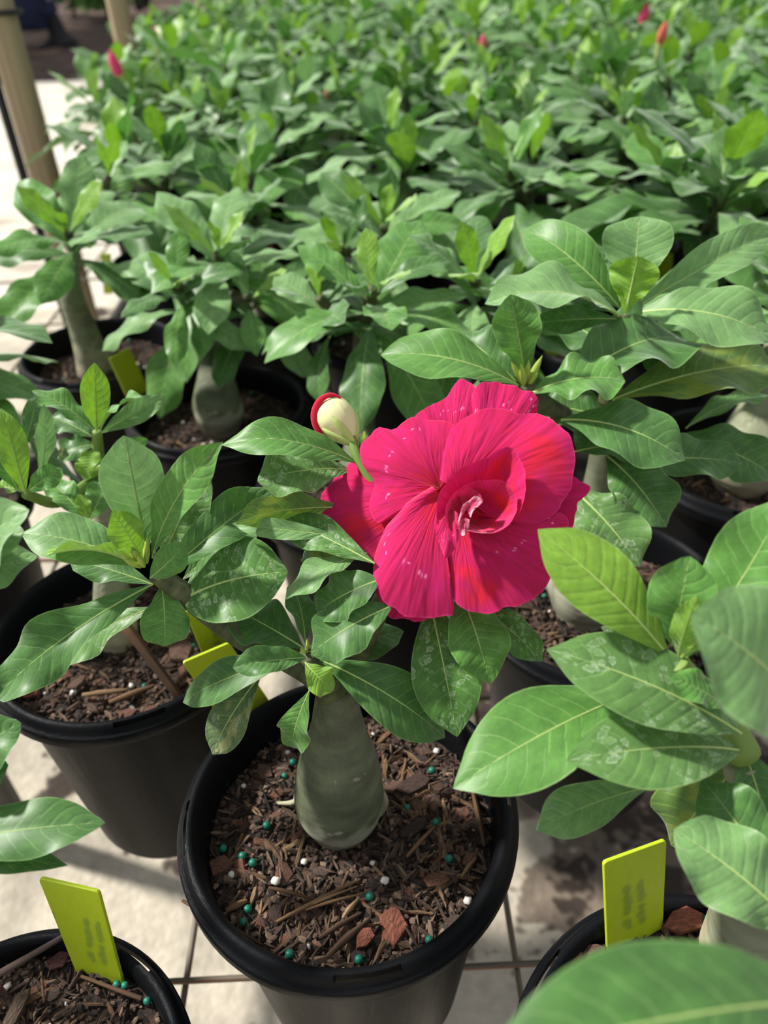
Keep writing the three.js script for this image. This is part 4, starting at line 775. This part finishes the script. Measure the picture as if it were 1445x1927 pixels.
for (let m = -1; m < 30; m++) for (let n = -24; n < 30; n++) {
  if (taken.has(m + ',' + n)) continue;
  const p = spotOf(m, n); if (p.z > -0.45 || p.z < -3.55) continue;
  const q = -p.z, left = q < 1.2 ? -0.33 - 0.04 * (q - 0.75) / 0.45 : q < 1.65 ? -0.37 - 0.13 * (q - 1.2) / 0.45 : q < 2.5 ? -0.5 - 0.12 * (q - 1.65) / 0.85 : -0.7; if (p.x < left) continue;
  const c = p.clone().setY(RIM + 0.08).applyMatrix4(camera.matrixWorldInverse), u = c.x / -c.z; if (Math.abs(u) > 0.5 + 0.14 / -c.z) continue;
  cells.push([p, -c.z, m + n]);
}
cells.sort((a, b) => a[1] - b[1]);
const ORD = ['first', 'second', 'third', 'fourth', 'fifth', 'sixth', 'seventh', 'eighth', 'ninth', 'tenth', 'eleventh', 'twelfth'];
const rank = (c) => cells.filter((e) => e[2] === c[2] && e[0].x < c[0].x).length;
for (const cell of cells) {
  const [p, d, row] = cell;
  const near = d < 1.25, proto = (near ? protoMid : protoFar)[Math.floor(fr() * 6)], o = proto.clone();
  o.name = numbered('potted_desert_rose'); o.position.copy(p).add(V((fr() - 0.5) * 0.01 - (row === 2 && p.x < -0.25 ? 0.05 : 0), 0, (fr() - 0.5) * 0.01)); o.rotation.y = fr() * 6.283; const k = 0.88 + 0.26 * fr();
  o.children.forEach((c) => { if (c.name === 'leaf') c.scale.multiplyScalar(k); });
  o.userData = { label: near ? `leafy plant, ${ORD[rank(cell)]} from the left in the ${ORD[row - 1]} row behind the bloom` : 'small leafy green plant in the crowded blurred rows at the back', category: 'potted plant', group: near ? 'plants in the second rows' : 'plants in the far rows' };
  scene.add(o); cell.push(o);
}
// pink and rusty buds standing above the far rows
function budOn(px, py, z, l, m, lean = 0.1) {
  const p = atZ(px, py, z);
  let best = null, bd = 9; for (const c of cells) { const q = Math.hypot(c[0].x - p.x, c[0].z - p.z); if (q < bd) { bd = q; best = c[3]; } }
  const inv = best.matrixWorld; best.updateMatrixWorld(true);
  const loc = best.worldToLocal(p.clone()), base = V(0, POT_H + 0.08, 0), up = loc.clone().sub(base).normalize().multiplyScalar(0.4).add(V(lean, 1.4, 0)).normalize();
  mesh('branch', sweep([base, base.clone().lerp(loc, 0.5).add(V(0, 0.01, 0)), loc.clone().addScaledVector(up, -l * 0.4)], [0.005, 0.0042, 0.0028], 8), shootMat, best);
  pinkBud(best, loc, up, l, m);
  best.userData.label = { 228: 'far plant with a pink bud beside the second post', 297: 'far plant with a pink bud and yellowish leaves by the posts', 907: 'far plant with a pink bud near the top centre', 1205: 'far plant with a pink bud at the top right', 1240: 'far plant with a rusty pink bud on a tall stem at the right', 1418: 'far plant with a pink flower scrap at the right edge', 615: 'far plant with a small rusty bud left of centre', 508: 'plant with a small orange-tipped bud left of centre' }[px]; delete best.userData.group;
}
budOn(228, 150, -1.62, 0.05, pinkBudMat); budOn(297, 92, -2.0, 0.045, pinkBudMat); budOn(907, 104, -1.85, 0.042, pinkBudMat); budOn(1205, 52, -1.95, 0.05, pinkBudMat); budOn(1240, 90, -1.35, 0.036, rustBudMat); budOn(615, 192, -1.5, 0.02, rustBudMat); budOn(508, 478, -0.88, 0.02, rustBudMat);

// ------------------------------------------------------------------ name tags of lime plastic
const faded = (() => { // two lines of faded, no longer legible hand lettering
  const rnd = mulberry(61), marks = []; for (let i = 0; i < 46; i++) marks.push([0.38 + (i % 2) * 0.24 + (rnd() - 0.5) * 0.06, 0.26 + rnd() * 0.42, 0.05 + 0.07 * rnd(), 0.02 + 0.05 * rnd()]);
  return tex(128, 256, (u, v) => { let c = [178 + 6 * noise(u * 9, v * 9), 198 + 6 * noise(u * 9, v * 9), 36], k = 0; for (const [x, y, a, b] of marks) k = Math.max(k, 1 - Math.hypot((u - x) / a, (v - y) / b)); return mix3(c, [104, 128, 66], clamp(k * 0.7, 0, 0.5)); });
})();
const tagPrint = new THREE.MeshPhysicalMaterial({ map: faded, roughness: 0.42 });
function tag(label, corners, mat = tagMat, thick = 0.0011) {      // corners: top left, top right, bottom right, bottom left as [px, py, cm above the rim]
  const [tl, tr, brc, bl] = corners.map(([x, y, h]) => at(x, y, h / 100));
  const ux = brc.clone().sub(bl), O = bl.clone().add(brc).multiplyScalar(0.5); ux.normalize();
  const n = ux.clone().cross(tl.clone().add(tr).multiplyScalar(0.5).sub(O)).normalize(), vy = n.clone().cross(ux);
  const q = [bl, brc, tr, tl].map((p) => new THREE.Vector2(p.clone().sub(O).dot(ux), p.clone().sub(O).dot(vy))), s = new THREE.Shape(), r = 0.0016;
  for (let i = 0; i < 4; i++) { const a = q[(i + 3) % 4], b = q[i], c = q[(i + 1) % 4], p = b.clone().add(a.clone().sub(b).setLength(r)), e = b.clone().add(c.clone().sub(b).setLength(r)); s[i ? 'lineTo' : 'moveTo'](p.x, p.y); s.quadraticCurveTo(b.x, b.y, e.x, e.y); }
  s.closePath();
  const g = new THREE.ExtrudeGeometry(s, { depth: thick, bevelEnabled: true, bevelThickness: 0.0003, bevelSize: 0.0003, bevelSegments: 2, curveSegments: 6 }).translate(0, 0, -thick / 2);
  const p = g.attributes.position, uv = g.attributes.uv, w = Math.abs(q[1].x - q[0].x), h = Math.max(q[2].y, q[3].y);
  for (let i = 0; i < p.count; i++) uv.setXY(i, p.getX(i) / w + 0.5, p.getY(i) / h);
  const o = mesh(numbered('plant_tag'), g, mat); o.position.copy(O); o.quaternion.setFromRotationMatrix(new THREE.Matrix4().makeBasis(ux, vy, n)); o.userData = { label, category: 'tag', group: 'lime plastic plant tags' }; scene.add(o); return o;
}
tag('slanted lime green plastic tag in the bottom left pot', [[78, 1648, 2.2], [184, 1680, 2.2], [236, 1862, -3.3], [152, 1842, -3.3]], tagPrint);
tag('lime plastic tag with faded lettering in the bottom right pot', [[1139, 1626, 3.6], [1247, 1576, 3.4], [1243, 1762, -1.5], [1143, 1806, -1.5]], tagPrint);
tag('tilted lime tag behind the left leaves of the flowering plant', [[346, 1250, 4.4], [428, 1206, 4.4], [524, 1346, -2.8], [440, 1386, -2.8]], tagMat);
tag('lime tag with dark pen marks under the long side branch', [[350, 1150, 2.0], [425, 1118, 2.0], [460, 1220, -2.8], [390, 1252, -2.8]], tagPrint);
tag('bright yellow green tag standing beside the swollen base plant', [[209, 676, 3.4], [238, 654, 3.4], [288, 752, -2.6], [252, 774, -2.6]], tagMat);
tag('dull lime tag half hidden beside the swollen trunk right of the bloom', [[1190, 1120, 1.0], [1240, 1120, 1.0], [1224, 1208, -2.8], [1150, 1200, -2.8]], tagDull);
tag('green tag under the broad leaves above the bloom', [[1031, 560, 5], [1078, 560, 5], [1072, 668, -2.8], [1026, 668, -2.8]], tagDull);
tag('lime tag seen between the leaves of the upper right rosette', [[1232, 478, 5], [1266, 478, 5], [1256, 580, -2.8], [1220, 580, -2.8]], tagDull);
tag('tiny yellow tag behind the pale straight trunk', [[190, 478, 2.5], [208, 478, 2.5], [212, 552, -2.6], [196, 552, -2.6]], tagMat);

// ------------------------------------------------------------------ posts beside the bench
const postTex = tex(128, 512, (u, v) => { const n = fbm(u * 9, v * 3, 2, 4) + 0.4 * noise(u * 40, v * 5, 6); return [152 + n * 60, 136 + n * 56, 108 + n * 48]; });
const postMat = new THREE.MeshStandardMaterial({ map: postTex, roughness: 0.75 });
const hoseMat = new THREE.MeshStandardMaterial({ color: 0x17181a, roughness: 0.6 });
for (const [px, py, z, r, label, hose] of [[84, 330, -1.5, 0.026, 'nearest weathered round post with a black hose strapped along it', true], [240, 100, -2.3, 0.026, 'second round wooden post beside the rows of plants'], [389, 40, -3.3, 0.026, 'third and farthest wooden post near the top of the photo']]) {
  const c = atZ(px, py, z), t = thing('wooden_post', label, 'post', V(c.x, 0, c.z));
  mesh('pole', new THREE.CylinderGeometry(r, r * 1.04, 2.6, 24, 8).translate(0, 1.3, 0), postMat, t);
  if (hose) {
    mesh('hose', new THREE.CylinderGeometry(0.008, 0.008, 2.5, 12).translate(-r - 0.009, 1.25, 0.008), hoseMat, t);
    mesh('strap', new THREE.TorusGeometry(r + 0.004, 0.004, 8, 32).rotateX(Math.PI / 2).scale(1.35, 1, 1).translate(-0.006, atZ(25, 22, z).y, 0), hoseMat, t);
  }
  mesh('cap', new THREE.SphereGeometry(r, 20, 10, 0, 6.283, 0, 1.57).scale(1, 0.4, 1).translate(0, 2.6, 0), postMat, t);
}

// ------------------------------------------------------------------ far left: planks, shrubs, bundle, shade trees
const groundAt = (px, py) => { const d = dirOf(px, py); return EYE.clone().addScaledVector(d, -EYE.y / d.y); };
{
  const wood = new THREE.MeshStandardMaterial({ color: 0x6a6862, map: barkTex, roughness: 0.8 });
  const c = groundAt(385, 22), t = thing('plank_bench', 'low grey plank bench on the dark mulch between the far posts', 'bench', c.setY(0.05));
  for (let i = 0; i < 4; i++) mesh('plank', new THREE.BoxGeometry(2.6, 0.05, 0.13).translate(0.3, 0.42, -0.3 + i * 0.16), wood, t);
  mesh('plank', new THREE.BoxGeometry(2.6, 0.16, 0.04).translate(0.3, 0.31, -0.42), wood, t);
  for (const x of [-0.85, 0.5, 1.5]) for (const z of [-0.3, 0.18]) mesh('leg', new THREE.BoxGeometry(0.1, 0.4, 0.1).translate(x, 0.2, z), wood, t);
}
{
  const navy = new THREE.MeshStandardMaterial({ color: 0x232a48, roughness: 0.9 }), black = new THREE.MeshStandardMaterial({ color: 0x0c0e14, roughness: 0.7 }), grey = new THREE.MeshStandardMaterial({ color: 0xb8bcc4, roughness: 0.7 });
  const c = groundAt(112, 88), t = thing('cloth_bundle', 'dark blue cloth bundle on a black stand behind the nearest post', 'bundle', c);
  mesh('cloth', sweep([V(-0.22, 0.16, 0), V(-0.22, 0.3, 0), V(-0.2, 0.55, 0), V(-0.16, 0.85, 0), V(-0.14, 0.98, 0)], [0.2, 0.26, 0.27, 0.2, 0.06], 24, { steps: 6, lump: 0.35, lumpScale: 7 }), navy, t);
  mesh('stand', sweep([V(0.04, 0.0, 0), V(0.02, 0.1, 0), V(-0.02, 0.3, 0)], [0.16, 0.1, 0.07], 16, { steps: 5, lump: 0.3, lumpScale: 9 }), black, t);
  mesh('stand_foot', sweep([V(-0.1, 0.01, 0.25), V(-0.04, 0.05, 0.1), V(0.02, 0.1, 0)], [0.03, 0.035, 0.04], 10), black, t);
  mesh('white_cuff', sweep([V(0.02, 0.4, 0.1), V(0.08, 0.46, 0.1), V(0.12, 0.48, 0.08)], [0.025, 0.04, 0.02], 10), grey, t);
}
function foliage(rnd, n, r, size) {
  const base = unitFar[1].clone(), parts = [];
  for (let i = 0; i < n; i++) {
    const d = V(rnd() - 0.5, rnd() - 0.5, rnd() - 0.5).normalize().multiplyScalar(Math.cbrt(0.15 + 0.85 * rnd())), g = base.clone(), s = size * (0.7 + 0.6 * rnd());
    g.applyMatrix4(new THREE.Matrix4().compose(V(d.x * r.x, d.y * r.y, d.z * r.z), new THREE.Quaternion().setFromEuler(new THREE.Euler(rnd() * 6, rnd() * 6, rnd() * 6)), V(s * 1.4, s, s))); parts.push(g);
  }
  return mergeGeometries(parts);
}
const sr = mulberry(909);
for (const [px, py, w, h, label] of [[140, 30, 0.42, 0.45, 'low light green shrub at the top left behind the bundle'], [205, 36, 0.35, 0.35, 'low green shrub at the top left beside the second post'], [215, 4, 0.6, 0.7, 'dark green shrub left of the grey planks']]) {
  const c = groundAt(px, py), t = thing('shrub', label, 'shrub', c.setY(0.05));
  const fo = mesh('foliage', foliage(sr, 260, V(w, h * 0.55, w * 0.8), 0.17).translate(0, h * 0.75, 0), L.mid, t); fo.userData.kind = 'stuff';
  mesh('stem', sweep([V(0, -0.05, 0), V(0, h * 0.6, 0)], [0.03, 0.015], 8), stemMat, t);
}
for (const [x, z, r, label] of [[-5.2, -11.2, 3.4, 'broad shade tree whose crown darkens the far mulch bed']]) {
  const t = thing('shade_tree', label, 'tree', V(x, 0, z));
  mesh('trunk', sweep([V(0, -0.05, 0), V(0.05, 1.6, 0), V(-0.1, 3.4, 0.1), V(0, 5, 0)], [0.22, 0.17, 0.14, 0.06], 14, { lump: 0.2, lumpScale: 3 }), stemMat, t);
  const fo = mesh('foliage', foliage(sr, 2600, V(r, 1.5, r), 0.5).translate(0, 4.9, 0), L.mature, t); fo.userData.kind = 'stuff';
}
renderer.render(scene, camera);
